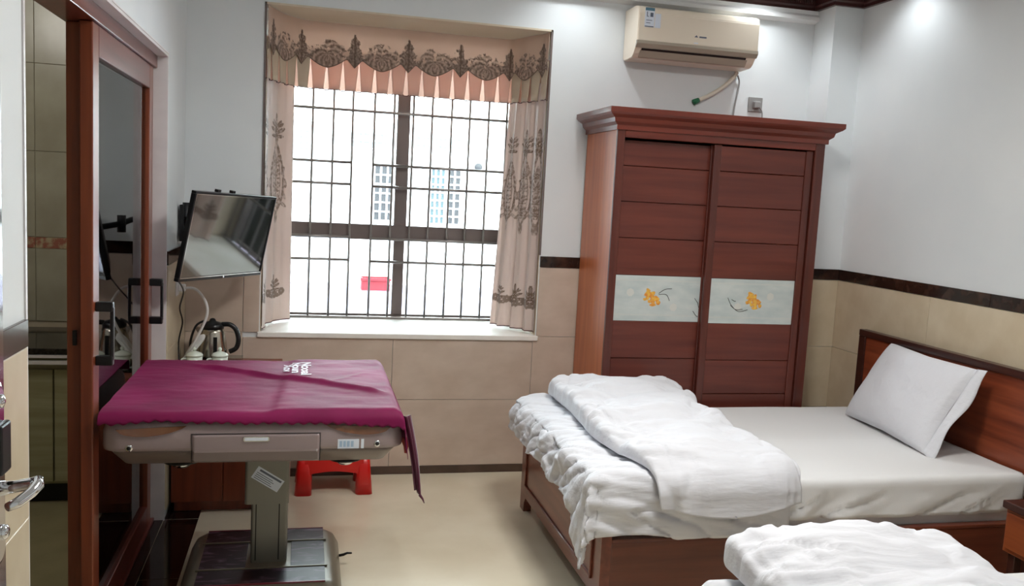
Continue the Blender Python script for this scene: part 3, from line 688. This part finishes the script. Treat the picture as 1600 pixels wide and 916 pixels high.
tag(tube('television_cable', [p0, (.07, -.55, 1.08), (.035, -.40, .98), (.04, -.34, .90), (.022, -.33, .80), (.03, -.36, .685)], .004, black_pl, None, 6, True, True), 'thin black cable hanging from the television to the cabinet', 'cable')

# ------------------------------------------------------------------ tea cabinet and what stands on it
tc_ = thing('tea_cabinet', 'reddish wooden low cabinet in the corner below the television', 'cabinet', (.255, -.27, 0))
CB = .66
box('body', .016, .495, -.505, -.016, .05, CB-.025, cab_z, tc_, .003); box('plinth', .03, .48, -.49, -.03, .002, .05, cab_z, tc_); box('cabinet_top', .014, .51, -.53, -.014, CB-.025, CB, cab_z, tc_, .004)
for x0, x1, kx in ((.02, .254, .235), (.257, .491, .276)):
    d_ = box('door', x0, x1, -.525, -.506, .055, CB-.03, cab_z, tc_, .003); lathe('knob', [(.006, 0), (.006, -.012), (.011, -.016), (.011, -.024)], (kx, -.525, .42), chrome, d_, 14, 'y')
ty = thing('tray', 'clear acrylic tray under the cups and kettle', 'tray', (.17, -.24, CB))
box('tray_base', .022, .31, -.40, -.08, CB+.0005, CB+.004, acryl, ty); boxes('tray_rim', [(.022, .025, -.40, -.08, CB+.004, CB+.03), (.307, .31, -.40, -.08, CB+.004, CB+.03), (.025, .307, -.40, -.397, CB+.004, CB+.03), (.025, .307, -.083, -.08, CB+.004, CB+.03)], acryl, ty)
kx, ky, kz = .165, -.185, CB+.005
ke = thing('electric_kettle', 'stainless electric kettle with black lid and handle', 'kettle', (kx, ky, kz))
lathe('base', [(.078, 0), (.080, .012), (.074, .022)], (kx, ky, kz), black_pl, ke)
lathe('body', [(.074, .023), (.076, .05), (.070, .11), (.060, .165), (.055, .185)], (kx, ky, kz), steel_k, ke, 32)
lathe('lid', [(.057, .184), (.056, .20), (.045, .212), (.018, .22), (.012, .232), (.004, .235)], (kx, ky, kz), black_pl, ke)
tube('handle', [(kx+.045, ky-.01, kz+.205), (kx+.085, ky-.012, kz+.205), (kx+.115, ky-.014, kz+.18), (kx+.128, ky-.016, kz+.13), (kx+.118, ky-.014, kz+.085), (kx+.085, ky-.01, kz+.065)], .0125, black_pl, ke, 10, True, True)
prism('spout', [(kx-.05, kz+.185), (kx-.085, kz+.19), (kx-.055, kz+.135)], 'y', ky-.018, ky+.018, steel_k, ke, False, .002)
tube('spout_guard', [(kx-.03, ky-.01, kz+.225), (kx-.075, ky-.02, kz+.2), (kx-.10, ky-.03, kz+.13), (kx-.105, ky-.03, kz+.06)], .006, black_pl, ke, 8, True, True)
box('water_gauge', kx+.012, kx+.03, ky-.078, ky-.064, kz+.05, kz+.15, black_pl, ke, .003)
def cup(x, y, label, hs):
    c = thing('lidded_cup', label, 'cup', (x, y, CB+.005), 'white lidded cups in front of the kettle'); z = CB+.0045
    lathe('cup_body', [(.026, 0), (.034, .004), (.037, .03), (.038, .072)], (x, y, z), ceramic, c)
    ld = lathe('lid', [(.041, .072), (.041, .077), (.032, .086), (.014, .093), (.006, .096)], (x, y, z), ceramic, c)
    lathe('lid_knob', [(.005, .094), (.010, .103), (.008, .112), (.002, .115)], (x, y, z), ceramic, ld, 14)
    tube('handle', [(x+hs*.036, y-.01, z+.058), (x+hs*.056, y-.014, z+.056), (x+hs*.060, y-.015, z+.035), (x+hs*.050, y-.013, z+.016), (x+hs*.036, y-.01, z+.012)], .0045, ceramic, c, 8, True, True)
cup(.098, -.345, 'white lidded cup beside the folded white cord', -1); cup(.217, -.345, 'white lidded cup standing below the kettle handle', -1)
ol = thing('cord_outlet', 'small wall outlet below the television arm', 'socket', (.01, -.3, 1.06)); box('plate', .0085, .016, -.36, -.275, 1.03, 1.115, white_pl, ol, .002); box('plug', .016, .05, -.335, -.30, 1.05, 1.085, white_pl, ol, .005)
wcn = thing('white_cord', 'white power cord looping from wall outlet to the cabinet top', 'cord', (.06, -.32, CB))
tube('cord', [(.05, -.318, 1.067), (.10, -.32, 1.06), (.145, -.325, 1.00), (.15, -.325, .93), (.105, -.31, .82), (.06, -.285, .735), (.040, -.275, .70), (.058, -.27, .680)], .0068, white_pl, wcn, 8, True, True)
for k in range(4):
    dz = .010*k; dy = .010*k
    tube('cord_loop', [(.040, -.30+dy, .695+dz*.3), (.07, -.298+dy, .735+dz), (.105, -.296+dy, .785+dz*.9), (.132, -.295+dy, .812+dz*.4), (.124, -.293+dy, .795), (.085, -.296+dy, .745+dz*.4), (.042, -.299+dy, .688+dz*.2)], .0055, white_pl, wcn, 8, True, True)

# ------------------------------------------------------------------ red stool
st = thing('plastic_stool', 'low red plastic stool on the floor behind the game table', 'stool', (.79, -.2, 0))
SX0, SX1, SY0, SY1, SH = .59, .99, -.335, -.055, .27
loft('seat', [[(x, y, z) for x, y in rrect(SX0+.025+i, SX1-.025-i, SY0+.02+i, SY1-.02-i, .04)] for z, i in ((SH-.05, -.002), (SH-.008, 0), (SH, .008))], red_pl, st, False)
for sx in (0, 1):
    for sy in (0, 1):
        rings = []
        for t in (0, .5, 1):
            z = (SH-.049)*t+.001*(1-t); i = .02*t; wx, wy = .088, .07
            x0, x1 = (SX0+i, SX0+wx) if not sx else (SX1-wx, SX1-i); y0, y1 = (SY0+i*.8, SY0+wy) if not sy else (SY1-wy, SY1-i*.8)
            rings.append([(x, y, z) for x, y in rrect(x0, x1, y0, y1, .022, 4)])
        loft('leg', rings, red_pl, st, True)
for y0, y1 in ((SY0+.012, SY0+.024), (SY1-.024, SY1-.012)):
    arch = [(SX0+.05, SH-.045), (SX0+.05, .09)]+[(SX0+.088+(SX1-SX0-.176)*k/8, .115+.012*math.sin(PI*k/8)) for k in range(9)]+[(SX1-.05, .09), (SX1-.05, SH-.045)]
    prism('apron', arch, 'y', y0, y1, red_pl, st)

# ------------------------------------------------------------------ game table
TX0, TX1, TY0, TY1 = -.026, .972, -1.80, -.87
tcx, tcy = .491, -1.335
gt = thing('game_table', 'champagne automatic game table on a grey lifting column', 'table', (tcx, tcy, 0))
def rr(i, z, r=.065, n=8): return [(x, y, z) for x, y in rrect(TX0+i, TX1-i, TY0+i, TY1-i, max(r-i*.5, .02), n)]
loft('rim', [rr(.012, .690), rr(.002, .694), rr(0, .705), rr(.001, .755), rr(.010, .783), rr(.03, .800), rr(.05, .803)], table_pl, gt, True)
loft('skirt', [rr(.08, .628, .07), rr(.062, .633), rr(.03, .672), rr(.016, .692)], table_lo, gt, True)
box('felt_top', TX0+.06, TX1-.06, TY0+.06, TY1-.06, .800, .812, cloth_d, gt, .003)
dp = box('drawer_panel', .262, .682, TY0-.004, TY0+.04, .651, .750, table_pl, gt, .009, 3)
boxes('panel_gap', [(.2605, .262, TY0-.0015, TY0+.03, .651, .7505), (.682, .6835, TY0-.0015, TY0+.03, .651, .7505), (.2605, .6835, TY0-.0015, TY0+.03, .750, .7515)], black_mt, gt)
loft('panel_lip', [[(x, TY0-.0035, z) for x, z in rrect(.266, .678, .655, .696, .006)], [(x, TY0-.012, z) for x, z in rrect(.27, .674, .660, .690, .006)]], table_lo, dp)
loft('badge', [[(x, TY0-.0035, z) for x, z in rrect(.427, .514, .7235, .742, .006)], [(x, TY0-.007, z) for x, z in rrect(.428, .513, .7245, .741, .006)]], chrome, dp)
loft('badge_face', [[(x, TY0-.0068, z) for x, z in rrect(.432, .509, .728, .738, .004)], [(x, TY0-.0078, z) for x, z in rrect(.432, .509, .728, .738, .004)]], sticker_m, dp)
for x, z in ((.066, .705), (.878, .710)):
    lathe('screw_ring', [(.012, 0), (.012, -.002), (.007, -.003)], (x, TY0+.001, z), chrome, gt, 16, 'y'); lathe('screw_hole', [(.0068, 0), (.0068, -.004)], (x, TY0+.001, z), black_mt, gt, 12, 'y')
for x, y in ((.215, TY0+.125), (.775, TY0+.125)):
    lathe('glide_plate', [(.06, 0), (.06, -.008)], (x, y, .629), black_mt, gt, 24); lathe('glide_dome', [(.036, -.008), (.035, -.018), (.022, -.028), (.004, -.031)], (x, y, .629), chrome, gt, 20)
for s, xa, xb in ((0, TX0+.05, .245), (1, .70, TX1-.05)):
    n = 16; top = []; bot = []
    for k in range(n+1):
        t = k/n; x = xa+(xb-xa)*t; tt = t if not s else 1-t
        top.append((x, .768+.010*tt)); bot.append((x, .768+.010*tt-.028*math.sin(PI*tt**.8)**.7))
    def yrim(z): return TY0-.002+(0 if z < .755 else (z-.755)*.32)
    bm = bmesh.new(); A = [bm.verts.new((x, yrim(z)-.002, z)) for x, z in top]; B = [bm.verts.new((x, yrim(z)-.002, z)) for x, z in bot]; A2 = [bm.verts.new((x, yrim(z)+.012, z)) for x, z in top]; B2 = [bm.verts.new((x, yrim(z)+.012, z)) for x, z in bot]
    for k in range(n):
        for q in ((A[k], A[k+1], B[k+1], B[k]), (A2[k], B2[k], B2[k+1], A2[k+1]), (A[k], A2[k], A2[k+1], A[k+1]), (B[k], B[k+1], B2[k+1], B2[k])): bm.faces.new(q)
    from_bm('amber_slot', bm, amber_m, gt)
lbx = box('label_sticker', .742, .815, TY0-.0012, TY0+.002, .694, .727, sticker_m, gt); boxes('sticker_print', [(.748+.013*k, .757+.013*k, TY0-.0018, TY0-.001, .70, .721) for k in range(4)], mat('pale_blue_print', (170, 196, 222), .5), lbx); box('label_sticker', .822, .832, TY0-.0012, TY0+.002, .694, .727, sticker_m, gt)
# lifting column and base
loft('column_sleeve', [[(x, y, z) for x, y in rrect(.412, .578, -1.42, -1.25, .012)] for z in (.362, .640)], col_pl, gt)
loft('column', [[(x, y, z) for x, y in rrect(.436, .574, -1.405, -1.265, .010)] for z in (.12, .37)], col_pl, gt)
boxes('column_groove', [(.453, .457, -1.4065, -1.40, .13, .362), (.540, .544, -1.4065, -1.40, .13, .362)], black_mt, gt)
stk = bpy.data.objects.new('warranty_sticker', None)
bm = bmesh.new(); add_box(bm, -.058, .058, -.0006, .0006, -.026, .026); add = from_bm('warranty_sticker', bm, sticker_m, gt); bpy.data.objects.remove(stk)
SM = Matrix.Translation((.497, -1.4212, .462)) @ Matrix.Rotation(math.radians(33), 4, 'Y'); add.matrix_world = SM; add.matrix_parent_inverse = gt.matrix_basis.inverted(); add.matrix_basis = SM
bm = bmesh.new(); add_box(bm, -.045, .05, -.0012, -.0005, .012, .020)
for k in range(4): add_box(bm, -.05, .02+.008*(k % 2), -.0012, -.0005, .002-.0075*k, .0045-.0075*k)
sp = from_bm('sticker_print', bm, ink_m, None); sp.parent = add
BX0, BX1, BY0, BY1 = .185, .785, -1.66, -1.025
def br(i, z, r=.07): return [(x, y, z) for x, y in rrect(BX0+i, BX1-i, BY0+i, BY1-i, max(r-i*.5, .015))]
loft('base', [br(.01, .012), br(0, .02), br(0, .06), br(.02, .10), br(.045, .118), br(.06, .12)], base_pl, gt, True)
for x0, x1, y0, y1 in ((.25, .72, BY0+.065, -1.47), (.25, .72, -1.20, BY1-.055), (.25, .42, -1.455, -1.215), (.59, .72, -1.455, -1.215)):
    f = box('marble_inset', x0, x1, y0, y1, .119, .1235, inset_m, gt, .001)
for y0, y1 in ((-1.468, -1.458), (-1.212, -1.202)): box('inset_rail', .24, .73, y0, y1, .119, .127, base_pl, gt, .002)
red_edge = mat('dark_red_edge', (120, 34, 52), .3)
for y0 in (BY0+.058, BY1-.054): box('inset_edge', .25, .72, y0, y0+.006, .119, .125, red_edge, gt)
for x, y in ((BX0+.06, BY0+.06), (BX1-.06, BY0+.06), (BX0+.06, BY1-.06), (BX1-.06, BY1-.06)): lathe('foot', [(.025, 0.0016), (.028, .014)], (x, y, 0), black_pl, gt, 16)
for y in (-1.20, -1.60): tube('foot_lever', [(BX1-.01, y, .045), (BX1+.02, y, .05), (BX1+.035, y-.004, .058), (BX1+.055, y-.006, .058)], [.006, .006, .005, .004], black_mt, gt, 8)

# ------------------------------------------------------------------ cloth on the game table
cl = thing('table_cloth', 'plum satin cloth with white lettering draped over the game table', 'cloth', (tcx, tcy, .82))
CZ = .820
def cl_pos(u, v):
    a = -.035+u*1.148; b = -1.822-.026*sstep(.45, .95, u)+v*(.99+.026*sstep(.45, .95, u))           # flat cloth: a along X, b along Y
    hem = (.004*math.sin(u*2*PI*30)+.008*fbm(u*5, 1.5, 2.5))*(1-sstep(0, .04, v)); b -= hem
    ex = max(0, a-(TX1-.035)); ef = max(0, (TY0+.03)-b); eb = max(0, b-(TY1-.03)); el = 0
    x = min(a, TX1-.035); y = clamp(b, TY0+.03, TY1-.03); z = CZ
    # rounded bend over the rim
    def bend(e, R=.035):
        th = min(e/R, PI/2*.93); hx = R*math.sin(th); dz = R*(1-math.cos(th)); rem = max(0, e-R*PI/2*.93)
        return hx+rem*.12, dz+rem*.99
    hx, dzx = bend(ex); hf, dzf = bend(ef); hb, dzb = bend(eb)
    x += hx; y += hb-hf; z -= max(dzx, dzf, dzb)*.75+.25*(dzx+dzf+dzb)
    x = max(x, -.030)
    wx = (1-clamp(ex/.03))*(1-clamp(ef/.03))
    d = (y-(-.98-.73*(x-.15)))/.026                # long diagonal fold
    z += wx*.017*math.exp(-d*d)*sstep(.12, .3, x)*(1-sstep(.86, .95, x))
    d2 = (x-.55-.06*(y+1.3))/.008; z += wx*.007*(1/(1+math.exp(-clamp(d2, -20, 20))))
    z += wx*(.004*fbm(x*5, y*9, 1.1)+.0035*math.exp(-((x-.72-.9*(y+1.35))/.02)**2)*math.exp(-((y+1.3)/.12)**2))
    z += .002
    return (x, y, z)
grid('cloth_sheet', cl_pos, 150, 120, cloth_m, cl, True, .002)
def tail(u, v):
    z = .80+(.515-.80)*v; wdt = .030*(1-.35*v); x = TX1+.010+.050*v+.006*math.sin(v*3)
    a = (u-.5)*2
    return (x+wdt*.5*a+.004*math.cos(a*5+v*2), -1.765+wdt*.30*a+.008*math.sin(a*7), z-.012*a*v)
grid('hanging_corner', tail, 14, 30, cloth_d, cl, True, .002)
tube('corner_tip', [tail(.8, 1), (TX1+.080, -1.765, .490), (TX1+.086, -1.765, .475)], [.006, .004, .002], cloth_d, cl, 6)
prism('lining_tip', [(TX1-.005, .705), (TX1+.035, .712), (TX1+.02, .648), (TX1+.012, .650), (TX1+.008, .675)], 'y', -1.722, -1.719, rust_m, cl)
def ptxt(body, x, y, size, stretch):
    c = bpy.data.curves.new('lettering', 'FONT'); c.body = body; c.size = size; c.align_x = 'CENTER'; c.offset = .0016
    t = bpy.data.objects.new('tmp', c); COL.objects.link(t); dg = bpy.context.evaluated_depsgraph_get(); me = bpy.data.meshes.new_from_object(t.evaluated_get(dg)); bpy.data.objects.remove(t)
    for v in me.vertices:
        X, Y = x+v.co.y, y-v.co.x*stretch; uu = (X+.035)/1.148; vv = (Y+1.822+.026*sstep(.45, .95, uu))/(.99+.026*sstep(.45, .95, uu)); v.co = (X, Y, cl_pos(uu, vv)[2]+.004)
    return link('lettering', me, print_m, cl)
ptxt('Nooal', .612, -1.10, .056, 1.9); ptxt('Noun', .575, -1.08, .050, 1.9); ptxt('Xov', .540, -1.08, .050, 1.9)

# ------------------------------------------------------------------ beds
def bed(name, label, y_near, y_far, group):
    b = thing(name, label, 'bed', (2.7, (y_near+y_far)/2, 0), group)
    X0, X1 = 1.73, 3.655
    # foot board with recessed panel and a cut-out between two short legs
    prism('foot_board', [(y_far, 0.001), (y_far, .40), (y_near, .40), (y_near, .001), (y_near+.07, .001), (y_near+.075, .05), (y_near+.10, .08), (y_far-.10, .08), (y_far-.075, .05), (y_far-.07, .001)], 'x', X0, X0+.04, bed_y, b)
    boxes('foot_moulding', [(X0-.010, X0, y_near+.09, y_far-.09, .135, .15), (X0-.010, X0, y_near+.09, y_far-.09, .335, .35), (X0-.010, X0, y_near+.09, y_near+.105, .15, .335), (X0-.010, X0, y_far-.105, y_far-.09, .15, .335)], bed_y, b, .003)
    box('foot_cap', X0-.012, X0+.05, y_near-.006, y_far+.006, .40, .42, bed_y, b, .005)
    for y0, y1 in ((y_near, y_near+.03), (y_far-.03, y_far)):
        box('side_rail', X0+.04, X1, y0, y1, .10, .315, bed_x, b, .004); box('rail_cap', X0+.04, X1, y0-.004, y1+.004, .315, .328, bed_x, b, .003)
    box('bed_base', X0+.04, X1, y_near+.03, y_far-.03, .24, .30, bed_x, b)
    hb = box('headboard', X1+.0, X1+.035, y_near-.02, y_far+.02, .08, .925, head_y, b, .003)
    box('head_cap', X1-.012, X1+.036, y_near-.03, y_far+.03, .925, .96, head_d, hb, .004); box('head_stile', X1-.010, X1+.036, y_far-.025, y_far+.03, .001, .925, head_d, hb, .004); box('head_stile', X1-.010, X1+.036, y_near-.03, y_near+.025, .001, .925, head_d, hb, .004)
    return b
def mattress(label, y_near, y_far, group):
    t = thing('mattress', label, 'mattress', (2.7, (y_near+y_far)/2, .33), group)
    X0, X1, ZB, ZT_ = 1.775, 3.64, .302, .532
    loft('mattress_core', [[(x, y, z) for x, y in rrect(X0+i, X1-i, y_near+.036+i, y_far-.036-i, .05)] for z, i in ((ZB, .012), (ZB+.03, .002), (ZT_-.05, .002), (ZT_-.014, .016), (ZT_-.006, .03))], sheet_m, t, True)
    def pos(u, v):
        a = X0+.006+u*(X1-X0-.012); e = .17; Lb = (y_far-y_near)-.06; b = y_near+.03-e+v*(Lb+2*e)
        ya, yb = y_near+.05, y_far-.05
        z = ZT_; y = b
        for ex, s, yy in ((ya-b, -1, ya), (b-yb, 1, yb)):
            if ex > 0:
                R = .028; th = min(ex/R, PI/2); rem = max(0, ex-R*PI/2); y = yy+s*(R*math.sin(th)+rem*.02); z = ZT_-R*(1-math.cos(th))-rem*.93
                k = sstep(0, .12, rem); wr = fbm(a*5+.7*rem*10, 2.2*s, 8, 3); y += s*k*(.010*math.sin(a*24+16*rem+2*math.sin(a*5))*(.5+.5*math.sin(a*3.1))+.012*wr-.016*max(0, 1-8*abs(fbm(a*5+rem*9, 5.5*s+rem*3, 2.2, 2))))
        z += .003*fbm(a*2.2, b*2.2, 4.4)
        z = max(z, ZB+.03)
        return (a, y, z)
    grid('fitted_sheet', pos, 150, 90, sheet_m, t, True, .002)
    return t
G1 = 'twin beds against the wall'
bed('bed', 'red wood bed beside the wardrobe with a panelled foot board', -1.815, -.575, G1)
mattress('white sheeted mattress on the bed beside the wardrobe', -1.815, -.575, 'white mattresses')
BN, BF = -3.87, -2.63
bed('bed', 'red wood bed farther from the wardrobe beyond the nightstand', BN, BF, G1)
mattress('white sheeted mattress on the bed beyond the nightstand', BN, BF, 'white mattresses')

def quilt(label, yn, yf, lf, seed, near_drape, xl, xr, peak):
    q = thing('quilt', label, 'quilt', (2.1, (yn+yf)/2, .54), 'white quilts folded at the bed ends')
    # lower layer draped over the foot end
    xe = 1.70; ye = yn-.012
    def low(u, v):
        a = 2.46-u*(.76+.40); b = (yf-lf)-v*((yf-lf)-ye+near_drape)
        L_in = .36-.13*(1-v)*1.0
        if a < xe: 
            ext = (xe-a)/.40*(.165+.02*v+.155*sstep(.66, .87, v)+.008*math.sin(v*23+seed)+.006*math.sin(v*51)); ea = ext
        else: ea = 0
        eb = max(0, ye-b)
        R = .055
        th = min(ea/R, PI/2*.86); ra = max(0, ea-R*PI/2*.86); x = max(a, xe)-R*math.sin(th)-ra*.10; dza = R*(1-math.cos(th))+ra*.99
        th = min(eb/R, PI/2*.9); rb = max(0, eb-R*PI/2*.9); y = max(b, ye)-R*math.sin(th)-rb*.06; dzb = R*(1-math.cos(th))+rb*.97
        puff = .030*math.sin(PI*clamp((2.0-a)/.42))**.7 if 1.58 < a < 2.0 else 0
        zt = .575+puff*.8
        drop = max(dza, dzb)*.8+.2*math.hypot(dza, dzb)
        z = zt-drop
        wr = fbm(a*6+seed, b*7, 2.0, 4); w2 = math.sin((a*9-b*16)+2.5*fbm(a*3, b*3, seed))
        cr = abs(fbm(a*6+seed, b*6, 3.3, 2)); k = .008*wr+.004*w2+.013*fbm(a*3, b*16+a*4, seed, 3)-.010*max(0, 1-6*abs(fbm(a*2.5, b*9+a*3, seed+2, 2)))
        z += k*(1 if ea+eb < .05 else .35); x -= (k*1.3 if ea > .03 else 0); y -= (k*1.2 if eb > .03 else 0)
        return (x, y, max(z, .20))
    grid('draped_layer', low, 110, 150, white_m, q, True, .010)
    # upper folded layer, its near end slipping over the bed side
    L1 = (yf-.015)-(yn-.022); L2 = .19; R = .07
    def up(u, v):
        t = u*2*PI; c, sn = math.cos(t), math.sin(t); pw = .5
        sx = math.copysign(abs(c)**pw, c); sz = math.copysign(abs(sn)**pw, sn)
        d = v*(L1+L2*(.85+.15*math.sin(sx*2.2+seed))); e = max(0, d-L1)
        th = min(e/R, PI/2*.92); rem = max(0, e-R*PI/2*.92)
        y = yf-.015-min(d, L1)-R*math.sin(th)-rem*.1; zb = .592-R*(1-math.cos(th))-rem*.98
        nrm = Vector((0, -math.sin(th), math.cos(th)))
        st_ = sstep(-.02, .07, v)**.6
        h = (peak*(1.06-.12*math.sin(v*6+seed)+.18*fbm(v*4, sx*.9, seed))*(1-.30*sstep(.25, .8, v)))*(1-.62*sstep(.78, 1, v))
        xw = (xr-xl)/2*(1+.05*math.sin(v*7+seed))*(.55+.45*st_)*(1-.16*sstep(.55, 1, v)); xc = (xr+xl)/2+.025*math.sin(v*5+seed)+.055*sstep(.55, 1, v)
        x = xc+xw*sx
        off = h*st_*(.5+.5*sz)*(1-.18*clamp(sx*1.0, 0, 1))
        w_ = .018*fbm(x*4+seed, y*4, 1.7, 4)+.008*math.sin(y*17-x*13+4*fbm(x*2.5, y*2.5, seed+3))-.012*abs(fbm(x*9, y*7, seed+8, 3))
        g1 = clamp((-sx-.35)*2.2)*math.sin(y*46+5*fbm(y*3, x*3, seed))*.007
        cr = abs(fbm(x*5.5+seed, y*5.5, 6.1, 2)); g2 = -.010*max(0, 1-cr*7)
        w_ += g1+g2+.013*fbm(x*2.6+seed, y*15, 4.1, 3)*(1-.5*clamp(sx))-.014*max(0, 1-7*abs(fbm(x*2.2+seed, y*8+x*2, 7.7, 2)))*clamp(.9-sx)
        w_ *= (.5+.5*sz)*(.25+.75*st_)
        p_ = Vector((x+sx*w_*.6, y, zb))+nrm*(max(off+w_, .0)+.004)
        return p_
    nu, nv = 120, 170
    vs = [tuple(up(i/nu, j/nv)) for j in range(nv+1) for i in range(nu)]
    fs = [(j*nu+i, j*nu+(i+1) % nu, (j+1)*nu+(i+1) % nu, (j+1)*nu+i) for j in range(nv) for i in range(nu)]
    fs.append(tuple(range(nu))[::-1]); fs.append(tuple(nv*nu+i for i in range(nu)))
    me = bpy.data.meshes.new('folded_layer'); me.from_pydata(vs, [], fs); me.update()
    link('folded_layer', me, white_m, q, True)
    return q
quilt('white quilt folded over the foot of the bed beside the wardrobe', -1.815, -.575, .03, 1.7, .26, 1.80, 2.47, .135)
quilt('white quilt folded over the foot of the bed beyond the nightstand', BN, BF, .13, 5.2, .26, 1.745, 2.45, .135)

# pillow
def pillow(c, label, lean, yaw):
    p = thing('pillow', label, 'pillow', (c[0], c[1], .54)); Wd, Hh, T = .355, .225, .085
    M = Matrix.Translation(c) @ Matrix.Rotation(yaw, 4, 'Z') @ Matrix.Rotation(lean, 4, 'Y')
    def side(sg):
        def f(u, v):
            a, b = (u-.5)*2, (v-.5)*2
            e = (1-abs(a)**2.6)*(1-abs(b)**2.6); t = T*max(e, 0)**.45
            ca = Wd*a*(1-.05*(1-abs(b))**1*abs(a)); cb = Hh*b*(1-.05*(1-abs(a))*abs(b))
            t += .006*fbm(a*2.4, b*2.4, sg*3)*max(e, 0)
            return M @ Vector((sg*t*(1.0 if sg < 0 else .75), ca, cb))
        return f
    grid('pillow_face', side(-1), 60, 44, white_m, p); grid('pillow_back', side(1), 60, 44, white_m, p, flip=True)
    def fl_(u, v):
        a = (u-.5)*2; s_ = v*.05; return M @ Vector((-.004+.012*math.sin(a*5)*v+.02*v, -Wd-s_+.006, Hh*a*(1+.04*v)))
    grid('flange', fl_, 30, 4, white_m, p, True, .004)
    return p
pillow((3.50, -1.165, .735), 'plump white pillow leaning against the headboard', math.radians(30), math.radians(-6))

# nightstand between the beds
ns = thing('nightstand', 'small reddish wooden nightstand between the two beds', 'nightstand', (3.52, -2.2, 0))
box('body', 3.345, 3.70, -2.42, -2.01, .30, .475, ns_m, ns, .003); box('nightstand_top', 3.33, 3.702, -2.435, -2.0, .475, .505, head_d, ns, .004)
dw = box('drawer', 3.333, 3.345, -2.405, -2.025, .32, .462, ns_m, ns, .003); lathe('knob', [(.006, 0), (.006, -.012), (.012, -.017), (.010, -.026)], (3.333, -2.215, .39), chrome, dw, 14, 'x')
for x in (3.36, 3.66):
    for y in (-2.40, -2.06): box('leg', x, x+.035, y, y+.035, .001, .30, head_d, ns, .003)

# ------------------------------------------------------------------ lamps of the room and added fill lamps
def downlight(x, y, power, label):
    o = thing('downlight', label, 'lamp', (x, y, CH-.02), 'small ceiling downlights')
    lathe('ring', [(.055, -.012), (.055, 0), (.045, 0), (.042, -.010)], (x, y, CH), white_pl, o, 24); lathe('diffuser', [(.041, -.010), (.041, -.004)], (x, y, CH), lamp_m, o, 20)
    l = bpy.data.lights.new('downlight_lamp', 'SPOT'); l.energy = power*POWER; l.spot_size = math.radians(125); l.spot_blend = .8; l.shadow_soft_size = .05; l.color = (.92, .97, 1.0)
    lo_ = bpy.data.objects.new('downlight_lamp', l); COL.objects.link(lo_); lo_.location = (x, y, CH-.03); lo_.parent = o; lo_.matrix_parent_inverse = o.matrix_basis.inverted()
downlight(2.02, -.26, 11, 'small round ceiling downlight above the curtain next to the wardrobe'); downlight(3.12, -.26, 13, 'small round ceiling downlight above the wardrobe'); downlight(3.50, -.72, 9, 'small round ceiling downlight above the headboard')
downlight(.75, -1.15, 16, 'added small round ceiling downlight brightening the game table corner')  # added lamp, unseen, to brighten the left corner and table
pn = thing('fill_panel', 'added unseen square white fill lamp on the ceiling', 'lamp', (1.8, -2.45, CH-.06))  # panel added out of view for general fill light
box('housing', 1.45, 2.15, -2.80, -2.10, CH-.05, CH-.0005, white_pl, pn, .006); box('diffuser', 1.48, 2.12, -2.77, -2.13, CH-.056, CH-.05, lamp_m, pn)
l = bpy.data.lights.new('fill_panel_light', 'AREA'); l.shape = 'SQUARE'; l.size = .62; l.energy = 26*POWER; l.color = (1, .98, .95)
lo_ = bpy.data.objects.new('fill_panel_light', l); COL.objects.link(lo_); lo_.location = (1.8, -2.45, CH-.06); lo_.parent = pn; lo_.matrix_parent_inverse = pn.matrix_basis.inverted()
